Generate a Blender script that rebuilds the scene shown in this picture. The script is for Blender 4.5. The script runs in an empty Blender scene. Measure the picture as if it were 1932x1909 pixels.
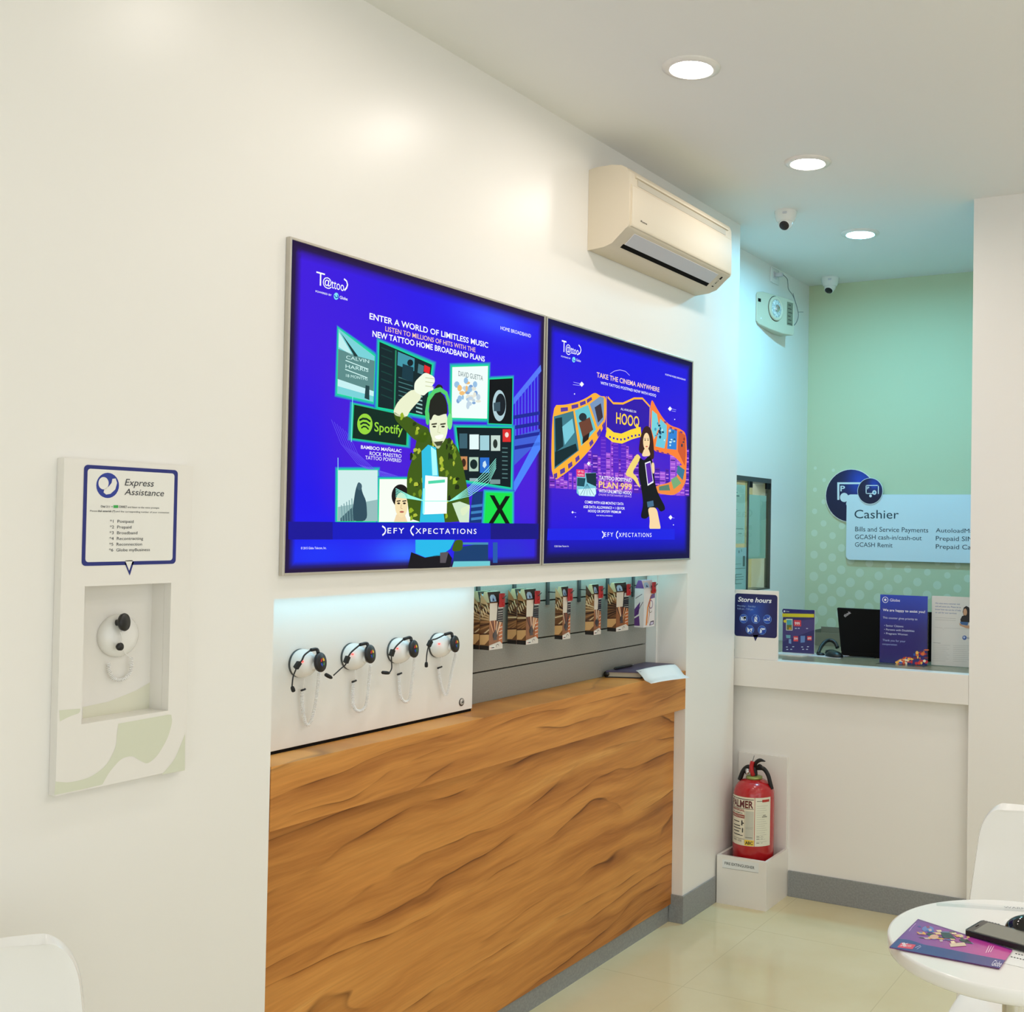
import bpy, bmesh, math, random
from mathutils import Matrix, Vector

# ------------------------------------------------------------------ camera, world, exposure
scn = bpy.context.scene
COL = scn.collection
W_, H_ = 1932.0, 1909.0
FPX, PPX, PPY = 2127.546, 1290.0, 954.5
CAM = Vector((1.9516, 0.0, 1.5))
ROT = Matrix(((0.88941494, -0.00526345, 0.4570704),
              (0.45682562, -0.02445041, -0.88922018),
              (0.01585592, 0.99968719, -0.01934208)))
cd = bpy.data.cameras.new('camera')
cam = bpy.data.objects.new('camera', cd)
COL.objects.link(cam)
cd.sensor_fit = 'HORIZONTAL'
cd.sensor_width = 36.0
cd.lens = 36.0 * FPX / W_
cd.shift_x = (W_ / 2 - PPX) / W_
cd.clip_start = 0.05
cam.matrix_world = Matrix.Translation(CAM) @ ROT.to_4x4()
scn.camera = cam

world = bpy.data.worlds.new('daylight')
scn.world = world
world.use_nodes = True
bg = world.node_tree.nodes['Background']
bg.inputs[0].default_value = (0.90, 0.955, 1.0, 1)
bg.inputs[1].default_value = 1.7

LAMP_WARM = (1.0, 0.91, 0.84)
LAMP_COOL = (0.22, 0.70, 1.0)
LAMP_STRENGTH = 118.0
LAMP_COOL_STRENGTH = 430.0
LED_STRENGTH = 6.5
SCREEN = 0.96

scn.view_settings.view_transform = 'Standard'
scn.view_settings.look = 'None'
scn.view_settings.exposure = 0.12
scn.view_settings.gamma = 1.0
scn.view_settings.use_curve_mapping = False
scn.cycles.use_denoising = True
scn.cycles.max_bounces = 8

random.seed(7)


# ------------------------------------------------------------------ helpers
def lin(v):
    v = v / 255.0
    return v / 12.92 if v <= 0.04045 else ((v + 0.055) / 1.055) ** 2.4


def rgb(r, g, b):
    return (lin(r), lin(g), lin(b), 1.0)


def unproject(px, py, ax, val):
    """point of the plane axis=val that the photo shows at pixel (px, py)"""
    r = ROT @ Vector((px - PPX, -(py - PPY), -FPX))
    t = (val - CAM[ax]) / r[ax]
    return CAM + r * t


MATS = {}


def mat(name, col=None, rough=0.5, metal=0.0, spec=0.5, emit=0.0, alpha=None, coat=0.0, trans=0.0):
    if name in MATS:
        return MATS[name]
    m = bpy.data.materials.new(name)
    m.use_nodes = True
    b = m.node_tree.nodes['Principled BSDF']
    if col:
        b.inputs['Base Color'].default_value = col
    b.inputs['Roughness'].default_value = rough
    b.inputs['Metallic'].default_value = metal
    b.inputs['Specular IOR Level'].default_value = spec
    b.inputs['Coat Weight'].default_value = coat
    b.inputs['Transmission Weight'].default_value = trans
    if emit:
        b.inputs['Emission Color'].default_value = col
        b.inputs['Emission Strength'].default_value = emit
    MATS[name] = m
    return m


def add_bump(m, scale, strength, dist=0.002, detail=4):
    nt = m.node_tree
    b = nt.nodes['Principled BSDF']
    tc = nt.nodes.new('ShaderNodeTexCoord')
    n = nt.nodes.new('ShaderNodeTexNoise')
    n.inputs['Scale'].default_value = scale
    n.inputs['Detail'].default_value = detail
    bp = nt.nodes.new('ShaderNodeBump')
    bp.inputs['Strength'].default_value = strength
    bp.inputs['Distance'].default_value = dist
    nt.links.new(tc.outputs['Object'], n.inputs['Vector'])
    nt.links.new(n.outputs['Fac'], bp.inputs['Height'])
    nt.links.new(bp.outputs['Normal'], b.inputs['Normal'])
    return m


def mottled(name, c1, c2, scale, rough=0.4, spec=0.5, detail=6):
    m = mat(name, c1, rough, spec=spec)
    nt = m.node_tree
    b = nt.nodes['Principled BSDF']
    tc = nt.nodes.new('ShaderNodeTexCoord')
    n = nt.nodes.new('ShaderNodeTexNoise')
    n.inputs['Scale'].default_value = scale
    n.inputs['Detail'].default_value = detail
    r = nt.nodes.new('ShaderNodeValToRGB')
    r.color_ramp.elements[0].position = 0.35
    r.color_ramp.elements[1].position = 0.65
    r.color_ramp.elements[0].color = c1
    r.color_ramp.elements[1].color = c2
    nt.links.new(tc.outputs['Object'], n.inputs['Vector'])
    nt.links.new(n.outputs['Fac'], r.inputs['Fac'])
    nt.links.new(r.outputs['Color'], b.inputs['Base Color'])
    return m


def print_mat(name, rough=0.45, emit=0.0, coat=0.0):
    """printed surface: its colours are the print colours stored on the faces"""
    m = mat(name, (0.8, 0.8, 0.8, 1), rough, coat=coat)
    nt = m.node_tree
    b = nt.nodes['Principled BSDF']
    a = nt.nodes.new('ShaderNodeAttribute')
    a.attribute_name = 'Col'
    if emit:
        b.inputs['Base Color'].default_value = (0.004, 0.004, 0.004, 1)
        nt.links.new(a.outputs['Color'], b.inputs['Emission Color'])
        b.inputs['Emission Strength'].default_value = emit
        b.inputs['Specular IOR Level'].default_value = 0.02
    else:
        nt.links.new(a.outputs['Color'], b.inputs['Base Color'])
    return m


def wood_mat():
    m = mat('walnut laminate', (0.4, 0.2, 0.07, 1), 0.42, spec=0.35)
    nt = m.node_tree
    b = nt.nodes['Principled BSDF']
    N, L = nt.nodes.new, nt.links.new
    tc = N('ShaderNodeTexCoord')
    mp = N('ShaderNodeMapping')
    mp.inputs['Scale'].default_value = (1.0, 1.0, 1.0)
    mp.inputs['Rotation'].default_value = (math.radians(-3), 0, 0)
    L(tc.outputs['Object'], mp.inputs['Vector'])
    # slow warp of the grain
    sw = N('ShaderNodeMapping')
    sw.inputs['Scale'].default_value = (1.0, 1.25, 3.4)
    L(mp.outputs['Vector'], sw.inputs['Vector'])
    n1 = N('ShaderNodeTexNoise')
    n1.inputs['Scale'].default_value = 1.0
    n1.inputs['Detail'].default_value = 3.0
    n1.inputs['Roughness'].default_value = 0.5
    L(sw.outputs['Vector'], n1.inputs['Vector'])
    sep = N('ShaderNodeSeparateXYZ')
    L(mp.outputs['Vector'], sep.inputs[0])
    mad = N('ShaderNodeMath')
    mad.operation = 'MULTIPLY_ADD'
    mad.inputs[1].default_value = 0.17
    L(n1.outputs['Fac'], mad.inputs[0])
    L(sep.outputs['Z'], mad.inputs[2])
    # growth bands along the warped height
    cmb = N('ShaderNodeCombineXYZ')
    sc = N('ShaderNodeMath')
    sc.operation = 'MULTIPLY'
    sc.inputs[1].default_value = 11.0
    L(mad.outputs[0], sc.inputs[0])
    yy = N('ShaderNodeMath')
    yy.operation = 'MULTIPLY'
    yy.inputs[1].default_value = 0.55
    L(sep.outputs['Y'], yy.inputs[0])
    L(sc.outputs[0], cmb.inputs['Z'])
    L(yy.outputs[0], cmb.inputs['Y'])
    n2 = N('ShaderNodeTexNoise')
    n2.inputs['Scale'].default_value = 1.0
    n2.inputs['Detail'].default_value = 5.0
    n2.inputs['Roughness'].default_value = 0.62
    L(cmb.outputs[0], n2.inputs['Vector'])
    r = N('ShaderNodeValToRGB')
    cr = r.color_ramp
    cr.elements[0].position = 0.30
    cr.elements[0].color = rgb(132, 78, 32)
    cr.elements[1].position = 0.70
    cr.elements[1].color = rgb(228, 168, 92)
    e = cr.elements.new(0.38); e.color = rgb(176, 112, 50)
    e = cr.elements.new(0.52); e.color = rgb(204, 138, 66)
    e = cr.elements.new(0.62); e.color = rgb(212, 148, 74)
    L(n2.outputs['Fac'], r.inputs['Fac'])
    # thin dark veins following the same warp
    vm = N('ShaderNodeMath'); vm.operation = 'MULTIPLY'; vm.inputs[1].default_value = 12.0
    L(mad.outputs[0], vm.inputs[0])
    # uneven spacing of the veins
    jm = N('ShaderNodeMapping'); jm.inputs['Scale'].default_value = (1.0, 0.5, 2.2); jm.inputs['Location'].default_value = (3.0, 7.0, 1.0)
    L(mp.outputs['Vector'], jm.inputs['Vector'])
    jn = N('ShaderNodeTexNoise'); jn.inputs['Scale'].default_value = 1.6; jn.inputs['Detail'].default_value = 1.0
    L(jm.outputs['Vector'], jn.inputs['Vector'])
    ja = N('ShaderNodeMath'); ja.operation = 'MULTIPLY_ADD'; ja.inputs[1].default_value = 5.0
    L(jn.outputs['Fac'], ja.inputs[0]); L(vm.outputs[0], ja.inputs[2])
    fr = N('ShaderNodeMath'); fr.operation = 'FRACT'
    L(ja.outputs[0], fr.inputs[0])
    vr = N('ShaderNodeValToRGB')
    v = vr.color_ramp
    v.elements[0].position = 0.0; v.elements[0].color = (1, 1, 1, 1)
    v.elements[1].position = 1.0; v.elements[1].color = (1, 1, 1, 1)
    e = v.elements.new(0.55); e.color = (1, 1, 1, 1)
    e = v.elements.new(0.82); e.color = (0.84, 0.79, 0.74, 1)
    e = v.elements.new(0.93); e.color = (0.64, 0.55, 0.46, 1)
    e = v.elements.new(0.97); e.color = (0.26, 0.19, 0.14, 1)
    L(fr.outputs[0], vr.inputs['Fac'])
    # veins come and go
    n3 = N('ShaderNodeTexNoise'); n3.inputs['Scale'].default_value = 2.6; n3.inputs['Detail'].default_value = 2
    L(sw.outputs['Vector'], n3.inputs['Vector'])
    n3r = N('ShaderNodeMapRange')
    n3r.inputs['From Min'].default_value = 0.42
    n3r.inputs['From Max'].default_value = 0.60
    L(n3.outputs['Fac'], n3r.inputs['Value'])
    mx = N('ShaderNodeMix'); mx.data_type = 'RGBA'; mx.blend_type = 'MULTIPLY'
    L(n3r.outputs['Result'], mx.inputs[0])
    L(r.outputs['Color'], mx.inputs[6])
    L(vr.outputs['Color'], mx.inputs[7])
    # fine fibre
    fm = N('ShaderNodeMapping'); fm.inputs['Scale'].default_value = (1, 6, 160)
    L(mp.outputs['Vector'], fm.inputs['Vector'])
    n4 = N('ShaderNodeTexNoise'); n4.inputs['Scale'].default_value = 1.0; n4.inputs['Detail'].default_value = 3
    L(fm.outputs['Vector'], n4.inputs['Vector'])
    f2 = N('ShaderNodeMapRange')
    f2.inputs['To Min'].default_value = 0.80
    f2.inputs['To Max'].default_value = 1.18
    L(n4.outputs['Fac'], f2.inputs['Value'])
    mx2 = N('ShaderNodeMix'); mx2.data_type = 'RGBA'; mx2.blend_type = 'MULTIPLY'
    mx2.inputs[0].default_value = 1.0
    L(mx.outputs[2], mx2.inputs[6])
    L(f2.outputs['Result'], mx2.inputs[7])
    L(mx2.outputs[2], b.inputs['Base Color'])
    return m


def floor_mat():
    m = mat('cream floor tile', rgb(216, 206, 168), 0.12, spec=0.5)
    nt = m.node_tree
    b = nt.nodes['Principled BSDF']
    N, L = nt.nodes.new, nt.links.new
    tc = N('ShaderNodeTexCoord')
    sep = N('ShaderNodeSeparateXYZ')
    L(tc.outputs['Object'], sep.inputs[0])
    masks = []
    for ax, off in (('X', 0.87), ('Y', 3.317)):
        a = N('ShaderNodeMath'); a.operation = 'SUBTRACT'; a.inputs[1].default_value = off - 6.0
        L(sep.outputs[ax], a.inputs[0])
        d = N('ShaderNodeMath'); d.operation = 'DIVIDE'; d.inputs[1].default_value = 0.6
        L(a.outputs[0], d.inputs[0])
        p = N('ShaderNodeMath'); p.operation = 'PINGPONG'; p.inputs[1].default_value = 0.5
        L(d.outputs[0], p.inputs[0])
        l = N('ShaderNodeMath'); l.operation = 'LESS_THAN'; l.inputs[1].default_value = 0.0028
        L(p.outputs[0], l.inputs[0])
        masks.append(l)
    mxm = N('ShaderNodeMath'); mxm.operation = 'MAXIMUM'
    L(masks[0].outputs[0], mxm.inputs[0]); L(masks[1].outputs[0], mxm.inputs[1])
    n = N('ShaderNodeTexNoise'); n.inputs['Scale'].default_value = 3.0; n.inputs['Detail'].default_value = 5
    L(tc.outputs['Object'], n.inputs['Vector'])
    r = N('ShaderNodeValToRGB')
    r.color_ramp.elements[0].position = 0.3; r.color_ramp.elements[0].color = rgb(214, 202, 160)
    r.color_ramp.elements[1].position = 0.7; r.color_ramp.elements[1].color = rgb(222, 214, 178)
    L(n.outputs['Fac'], r.inputs['Fac'])
    mx = N('ShaderNodeMix'); mx.data_type = 'RGBA'
    L(mxm.outputs[0], mx.inputs[0])
    L(r.outputs['Color'], mx.inputs[6])
    mx.inputs[7].default_value = rgb(204, 194, 156)
    L(mx.outputs[2], b.inputs['Base Color'])
    return m


class MB:
    """collects faces (with material slot and optional print colour) and links them as ONE mesh"""

    def __init__(self):
        self.v, self.f, self.m, self.c, self.s = [], [], [], [], []

    def add(self, verts, faces, mi=0, col=None, smooth=False):
        o = len(self.v)
        self.v += [tuple(p) for p in verts]
        for f in faces:
            self.f.append([o + i for i in f])
            self.m.append(mi)
            self.c.append(col)
            self.s.append(smooth)
        return self

    def box(self, a, b, mi=0, col=None):
        (x0, y0, z0), (x1, y1, z1) = a, b
        x0, x1 = min(x0, x1), max(x0, x1)
        y0, y1 = min(y0, y1), max(y0, y1)
        z0, z1 = min(z0, z1), max(z0, z1)
        v = [(x0, y0, z0), (x1, y0, z0), (x1, y1, z0), (x0, y1, z0), (x0, y0, z1), (x1, y0, z1), (x1, y1, z1), (x0, y1, z1)]
        return self.add(v, [(0, 3, 2, 1), (4, 5, 6, 7), (0, 1, 5, 4), (1, 2, 6, 5), (2, 3, 7, 6), (3, 0, 4, 7)], mi, col)

    def rbox(self, a, b, r, mi=0, col=None, seg=3):
        bm = bmesh.new()
        bmesh.ops.create_cube(bm, size=1.0)
        c = [(a[i] + b[i]) / 2 for i in range(3)]
        s = [abs(b[i] - a[i]) for i in range(3)]
        for vv in bm.verts:
            vv.co = Vector((c[0] + vv.co.x * s[0], c[1] + vv.co.y * s[1], c[2] + vv.co.z * s[2]))
        bmesh.ops.bevel(bm, geom=bm.edges[:], offset=r, segments=seg, affect='EDGES', profile=0.5)
        self.from_bm(bm, mi, col, True)
        return self

    def from_bm(self, bm, mi=0, col=None, smooth=False):
        bm.verts.index_update()
        self.add([v.co[:] for v in bm.verts], [[v.index for v in f.verts] for f in bm.faces], mi, col, smooth)
        bm.free()

    def lathe(self, prof, c, axis=(0, 0, 1), seg=32, mi=0, col=None, smooth=True, cap=True):
        """prof: list of (radius, height along axis)"""
        ax = Vector(axis).normalized()
        t = Vector((1, 0, 0)) if abs(ax.x) < 0.9 else Vector((0, 1, 0))
        u = ax.cross(t).normalized()
        w = ax.cross(u)
        c = Vector(c)
        vs, fs = [], []
        n = len(prof)
        for (r, h) in prof:
            for k in range(seg):
                a = 2 * math.pi * k / seg
                vs.append(c + ax * h + (u * math.cos(a) + w * math.sin(a)) * max(r, 1e-5))
        for i in range(n - 1):
            for k in range(seg):
                k2 = (k + 1) % seg
                fs.append((i * seg + k, i * seg + k2, (i + 1) * seg + k2, (i + 1) * seg + k))
        self.add(vs, fs, mi, col, smooth)
        if cap:
            self.add(vs[:seg], [list(range(seg))[::-1]], mi, col)
            self.add(vs[-seg:], [list(range(seg))], mi, col)
        return self

    def tube(self, pts, r, seg=8, mi=0, col=None, radii=None, cap=True):
        P = [Vector(p) for p in pts]
        n = len(P)
        vs, fs = [], []
        prev = None
        for i in range(n):
            d = (P[min(i + 1, n - 1)] - P[max(i - 1, 0)])
            d = d.normalized() if d.length > 1e-9 else Vector((0, 0, 1))
            if prev is None:
                t = Vector((0, 0, 1)) if abs(d.z) < 0.9 else Vector((1, 0, 0))
                u = d.cross(t).normalized()
            else:
                u = (prev - d * prev.dot(d))
                u = u.normalized() if u.length > 1e-6 else d.orthogonal().normalized()
            prev = u
            w = d.cross(u)
            rr = radii[i] if radii else r
            for k in range(seg):
                a = 2 * math.pi * k / seg
                vs.append(P[i] + (u * math.cos(a) + w * math.sin(a)) * rr)
        for i in range(n - 1):
            for k in range(seg):
                k2 = (k + 1) % seg
                fs.append((i * seg + k, i * seg + k2, (i + 1) * seg + k2, (i + 1) * seg + k))
        if cap:
            fs.append(list(range(seg))[::-1])
            fs.append([(n - 1) * seg + k for k in range(seg)])
        return self.add(vs, fs, mi, col, True)

    def prism(self, poly, vec, mi=0, col=None, smooth=False):
        """poly: 3-D outline, pushed along vec"""
        n = len(poly)
        vec = Vector(vec)
        P = [Vector(p) for p in poly]
        vs = P + [p + vec for p in P]
        fs = [list(range(n))[::-1], [n + i for i in range(n)]]
        self.add(vs, fs, mi, col, False)
        self.add(vs, [(i, (i + 1) % n, n + (i + 1) % n, n + i) for i in range(n)], mi, col, smooth)
        return self

    def bend(self, fn, start=0):
        for i in range(start, len(self.v)):
            self.v[i] = tuple(fn(*self.v[i]))

    def build(self, name, mats, parent=None, bevel=0.0, bevel_seg=2, sub=0, merge=False):
        me = bpy.data.meshes.new(name)
        off = Vector((0, 0, 0))
        p = parent
        while p:
            off = off + p.location
            p = p.parent
        me.from_pydata([(x - off.x, y - off.y, z - off.z) for x, y, z in self.v], [], self.f)
        if not isinstance(mats, (list, tuple)):
            mats = [mats]
        for m in mats:
            me.materials.append(m)
        me.polygons.foreach_set('material_index', self.m)
        me.polygons.foreach_set('use_smooth', self.s)
        if any(c is not None for c in self.c):
            at = me.color_attributes.new('Col', 'FLOAT_COLOR', 'CORNER')
            for poly, c in zip(me.polygons, self.c):
                if c is None:
                    c = (0.8, 0.8, 0.8, 1)
                for j, li in enumerate(poly.loop_indices):
                    at.data[li].color = c[j] if isinstance(c, list) else c
        me.update()
        me.validate()
        o = bpy.data.objects.new(name, me)
        COL.objects.link(o)
        o.parent = parent
        if merge:
            bm = bmesh.new(); bm.from_mesh(me)
            bmesh.ops.remove_doubles(bm, verts=bm.verts, dist=1e-5)
            bmesh.ops.recalc_face_normals(bm, faces=bm.faces)
            bm.to_mesh(me); bm.free()
        if bevel:
            b = o.modifiers.new('edge', 'BEVEL')
            b.width = bevel
            b.segments = bevel_seg
            b.limit_method = 'ANGLE'
            b.angle_limit = math.radians(40)
        if sub:
            s = o.modifiers.new('smooth', 'SUBSURF')
            s.levels = sub
            s.render_levels = sub
        return o


def tag(o, label=None, cat=None, group=None, kind=None):
    if label: o['label'] = label
    if cat: o['category'] = cat
    if group: o['group'] = group
    if kind: o['kind'] = kind
    return o


def thing(name, label, cat, loc=(0, 0, 0), group=None):
    o = bpy.data.objects.new(name, None)
    o.empty_display_size = 0.05
    COL.objects.link(o)
    o.location = loc
    return tag(o, label, cat, group)


def struct(name, mb, m, bevel=0.0, parent=None):
    o = mb.build(name, m, parent, bevel)
    if parent is None:
        o['kind'] = 'structure'
    return o


def copy_thing(root, loc):
    r = root.copy(); COL.objects.link(r); r.location = loc
    for ch in list(root.children):
        c = ch.copy(); COL.objects.link(c); c.parent = r
        for g in ch.children:
            d = g.copy(); COL.objects.link(d); d.parent = c
    return r


def smooth_path(pts, n=6):
    """Catmull-Rom through the points"""
    P = [Vector(p) for p in pts]
    Q = [P[0] * 2 - P[1]] + P + [P[-1] * 2 - P[-2]]
    out = []
    for i in range(1, len(Q) - 2):
        a, b, c, d = Q[i - 1], Q[i], Q[i + 1], Q[i + 2]
        for k in range(n):
            t = k / n
            out.append(0.5 * ((2 * b) + (c - a) * t + (2 * a - 5 * b + 4 * c - d) * t * t + (3 * b - a - 3 * c + d) * t ** 3))
    out.append(P[-1])
    return out


def coil_path(pts, r, turns_per_m, per=8):
    P = smooth_path(pts, 24)
    out, s, u = [], 0.0, None
    acc = [0.0]
    for i in range(1, len(P)):
        acc.append(acc[-1] + (P[i] - P[i - 1]).length)
    n = max(8, int(acc[-1] * turns_per_m * per))
    j = 0
    for k in range(n + 1):
        d = acc[-1] * k / n
        while j < len(P) - 2 and acc[j + 1] < d:
            j += 1
        t = (d - acc[j]) / max(1e-9, acc[j + 1] - acc[j])
        p = P[j].lerp(P[j + 1], t)
        T = (P[j + 1] - P[j]).normalized()
        if u is None:
            u = T.orthogonal().normalized()
        u = (u - T * u.dot(T)).normalized()
        w = T.cross(u)
        a = 2 * math.pi * k / per
        out.append(p + (u * math.cos(a) + w * math.sin(a)) * r)
    return out


# ---- lettering, as meshes made from the built-in font
TXT = {}


def text_geo(s, bold=0.0, shear=0.0, spacing=1.0):
    key = (s, bold, shear, spacing)
    if key in TXT:
        return TXT[key]
    cu = bpy.data.curves.new('lettering', 'FONT')
    cu.body = s
    cu.size = 1.0
    cu.resolution_u = 3
    cu.offset = bold
    cu.shear = shear
    cu.space_character = spacing
    cu.fill_mode = 'FRONT'
    ob = bpy.data.objects.new('lettering', cu)
    COL.objects.link(ob)
    dg = bpy.context.evaluated_depsgraph_get()
    me = ob.evaluated_get(dg).to_mesh()
    vs = [(v.co.x, v.co.y) for v in me.vertices]
    fs = [list(p.vertices) for p in me.polygons]
    ob.evaluated_get(dg).to_mesh_clear()
    bpy.data.objects.remove(ob)
    bpy.data.curves.remove(cu)
    TXT[key] = (vs, fs)
    return TXT[key]


CAPH = max(v[1] for v in text_geo('H')[0])


def soften(pts, n=2, closed=True):
    for _ in range(n):
        out = []
        m_ = len(pts)
        for i in range(m_ if closed else m_ - 1):
            a, b = pts[i], pts[(i + 1) % m_]
            out += [(a[0] * .8 + b[0] * .2, a[1] * .8 + b[1] * .2), (a[0] * .2 + b[0] * .8, a[1] * .2 + b[1] * .8)]
        pts = out if closed else [pts[0]] + out + [pts[-1]]
    return pts


class Plane:
    """a flat face of a thing; u, v are metres on it; crop=(x0, y0, sx, sy) turns readings from a view of the photo into pixels"""

    def __init__(self, ax, val, sign=1, crop=None, step=0.0004):
        self.ax, self.val, self.sign, self.crop, self.step = ax, val, sign, crop, step

    def uv(self, x, y):
        if self.crop:
            x0, y0, sx, sy = self.crop
            x, y = x0 + x * sx, y0 + y * sy
        p = unproject(x, y, self.ax, self.val)
        return ((p.y, p.z), (p.x, p.z), (p.x, p.y))[self.ax]

    def pt(self, u, v, layer=0):
        d = self.val + self.sign * self.step * layer
        return ((d, u, v), (u, d, v), (u, v, d))[self.ax]

    def poly(self, mb, pts, col, layer=1, mi=0):
        P = [self.pt(*self.uv(*p), layer) for p in pts]
        mb.add(P, [list(range(len(P)))], mi, col)

    def spoly(self, mb, pts, col, layer=1, mi=0):
        self.poly(mb, soften(pts), col, layer, mi)

    def quad(self, mb, u0, v0, u1, v1, col, layer=1, mi=0):
        mb.add([self.pt(u0, v0, layer), self.pt(u1, v0, layer), self.pt(u1, v1, layer), self.pt(u0, v1, layer)], [(0, 1, 2, 3)], mi, col)

    def ell(self, mb, c, rx, ry, col, layer=1, mi=0, n=28, a0=0, a1=360, inner=None):
        """ellipse (or ring) read off in view pixels"""
        self.shape(mb, [self.uv(c[0] + rx * math.cos(math.radians(a0 + (a1 - a0) * k / n)), c[1] + ry * math.sin(math.radians(a0 + (a1 - a0) * k / n))) for k in range(n + (a1 - a0 < 360))], col, layer, mi)

    def shape(self, mb, uvs, col, layer=1, mi=0):
        mb.add([self.pt(u, v, layer) for u, v in uvs], [list(range(len(uvs)))], mi, col)

    def disc(self, mb, u, v, r, col, layer=1, mi=0, n=28, rv=None):
        self.shape(mb, [(u + r * math.cos(2 * math.pi * k / n), v + (rv or r) * math.sin(2 * math.pi * k / n)) for k in range(n)], col, layer, mi)

    def ring(self, mb, u, v, r, w, col, layer=1, mi=0, n=32, a0=0.0, a1=360.0):
        vs, fs = [], []
        for k in range(n + 1):
            a = math.radians(a0 + (a1 - a0) * k / n)
            for q in (r, r - w):
                vs.append(self.pt(u + q * math.cos(a), v + q * math.sin(a), layer))
        mb.add(vs, [(2 * k, 2 * k + 2, 2 * k + 3, 2 * k + 1) for k in range(n)], mi, col)

    def stroke(self, mb, pts, w, col, layer=1, mi=0, px=True):
        uvs = [Vector(self.uv(*p)) if px else Vector(p) for p in pts]
        vs, fs = [], []
        n = len(uvs)
        for i, p in enumerate(uvs):
            d = (uvs[min(i + 1, n - 1)] - uvs[max(i - 1, 0)])
            d = d.normalized() if d.length > 1e-9 else Vector((1, 0))
            nn = Vector((-d.y, d.x)) * (w / 2)
            vs += [self.pt(*(p + nn), layer), self.pt(*(p - nn), layer)]
        mb.add(vs, [(2 * k, 2 * k + 2, 2 * k + 3, 2 * k + 1) for k in range(n - 1)], mi, col)

    def text(self, mb, s, bl, br, tl, col, layer=2, mi=0, bold=0.0, shear=0.0, spacing=1.0):
        """baseline from bl to br, capitals as high as tl (readings from the view)"""
        u0, v0 = self.uv(*bl)
        u1 = self.uv(*br)[0]
        h = self.uv(*tl)[1] - v0
        self.text_uv(mb, s, u0, v0, u1 - u0, h, col, layer, mi, bold, shear, spacing)

    def text_uv(self, mb, s, u0, v0, wd, h, col, layer=2, mi=0, bold=0.0, shear=0.0, spacing=1.0):
        vs, fs = text_geo(s, bold, shear, spacing)
        if not vs:
            return
        x0 = min(v[0] for v in vs); x1 = max(v[0] for v in vs)
        sx = wd / (x1 - x0)
        sy = h / CAPH
        mb.add([self.pt(u0 + (x - x0) * sx, v0 + y * sy, layer) for x, y in vs], fs, mi, col)


# ------------------------------------------------------------------ materials
M_wall = add_bump(mat('white satin wall paint', rgb(240, 237, 230), 0.34, spec=0.5), 180, 0.04, 0.0005)
M_ceil = add_bump(mat('white ceiling paint', rgb(238, 237, 232), 0.7, spec=0.3), 220, 0.05, 0.0005)
M_green = add_bump(mat('pale green wall paint', rgb(204, 214, 178), 0.6, spec=0.3), 200, 0.05, 0.0005)
M_greendot = mat('lighter green dot print', rgb(216, 226, 200), 0.6, spec=0.3)
M_skirt = mottled('grey granite skirting', rgb(134, 137, 137), rgb(148, 151, 150), 140, 0.35)
M_floor = floor_mat()
M_wood = wood_mat()
M_white = mat('white laminate', rgb(236, 232, 224), 0.3)
M_gloss = mat('white gloss plastic', rgb(238, 236, 230), 0.18)
M_acwhite = mat('cream white plastic', rgb(222, 210, 188), 0.55, spec=0.25)
M_aclouver = mat('pale grey plastic', rgb(208, 206, 210), 0.4)
M_black = mat('black plastic', rgb(18, 17, 17), 0.4)
M_blackm = mat('matt black', rgb(12, 11, 11), 0.75, spec=0.2)
M_dark = mat('dark gap', rgb(20, 16, 14), 0.8, spec=0.1)
M_alu = mat('brushed aluminium', rgb(196, 190, 178), 0.35, metal=0.6)
M_chrome = mat('chrome', rgb(220, 220, 220), 0.12, metal=1.0)
M_steel = mat('dark steel', rgb(86, 90, 90), 0.35, metal=0.7)
M_slat = mottled('silver grey laminate', rgb(146, 143, 134), rgb(156, 153, 144), 240, 0.38)
M_red = mat('red enamel', rgb(178, 20, 26), 0.25, coat=0.4)
M_redtag = mat('red plastic tag', rgb(178, 22, 26), 0.4)
M_led_red = mat('red indicator', (1.0, 0.05, 0.04, 1), 0.4, emit=3.0)
M_print = print_mat('printed card', 0.45)
M_printg = print_mat('glossy print', 0.25, coat=0.3)
M_screen = print_mat('backlit print', 0.3, emit=SCREEN)
M_lampw = mat('lit warm lamp', LAMP_WARM + (1,), 0.5, emit=LAMP_STRENGTH)
M_lampc = mat('lit cool lamp', LAMP_COOL + (1,), 0.5, emit=LAMP_COOL_STRENGTH)
M_ledstrip = mat('cool light strip', (0.40, 0.78, 1.0, 1), 0.5, emit=LED_STRENGTH)
M_beige = mat('aged beige plastic', rgb(204, 198, 172), 0.45)
M_rubber = mat('black rubber', rgb(14, 13, 13), 0.6)
M_brass = mat('brass', rgb(190, 160, 90), 0.3, metal=0.9)
M_cordw = mat('white cord', rgb(246, 244, 240), 0.45)
M_paper = mat('white paper', rgb(236, 236, 232), 0.7)


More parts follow.
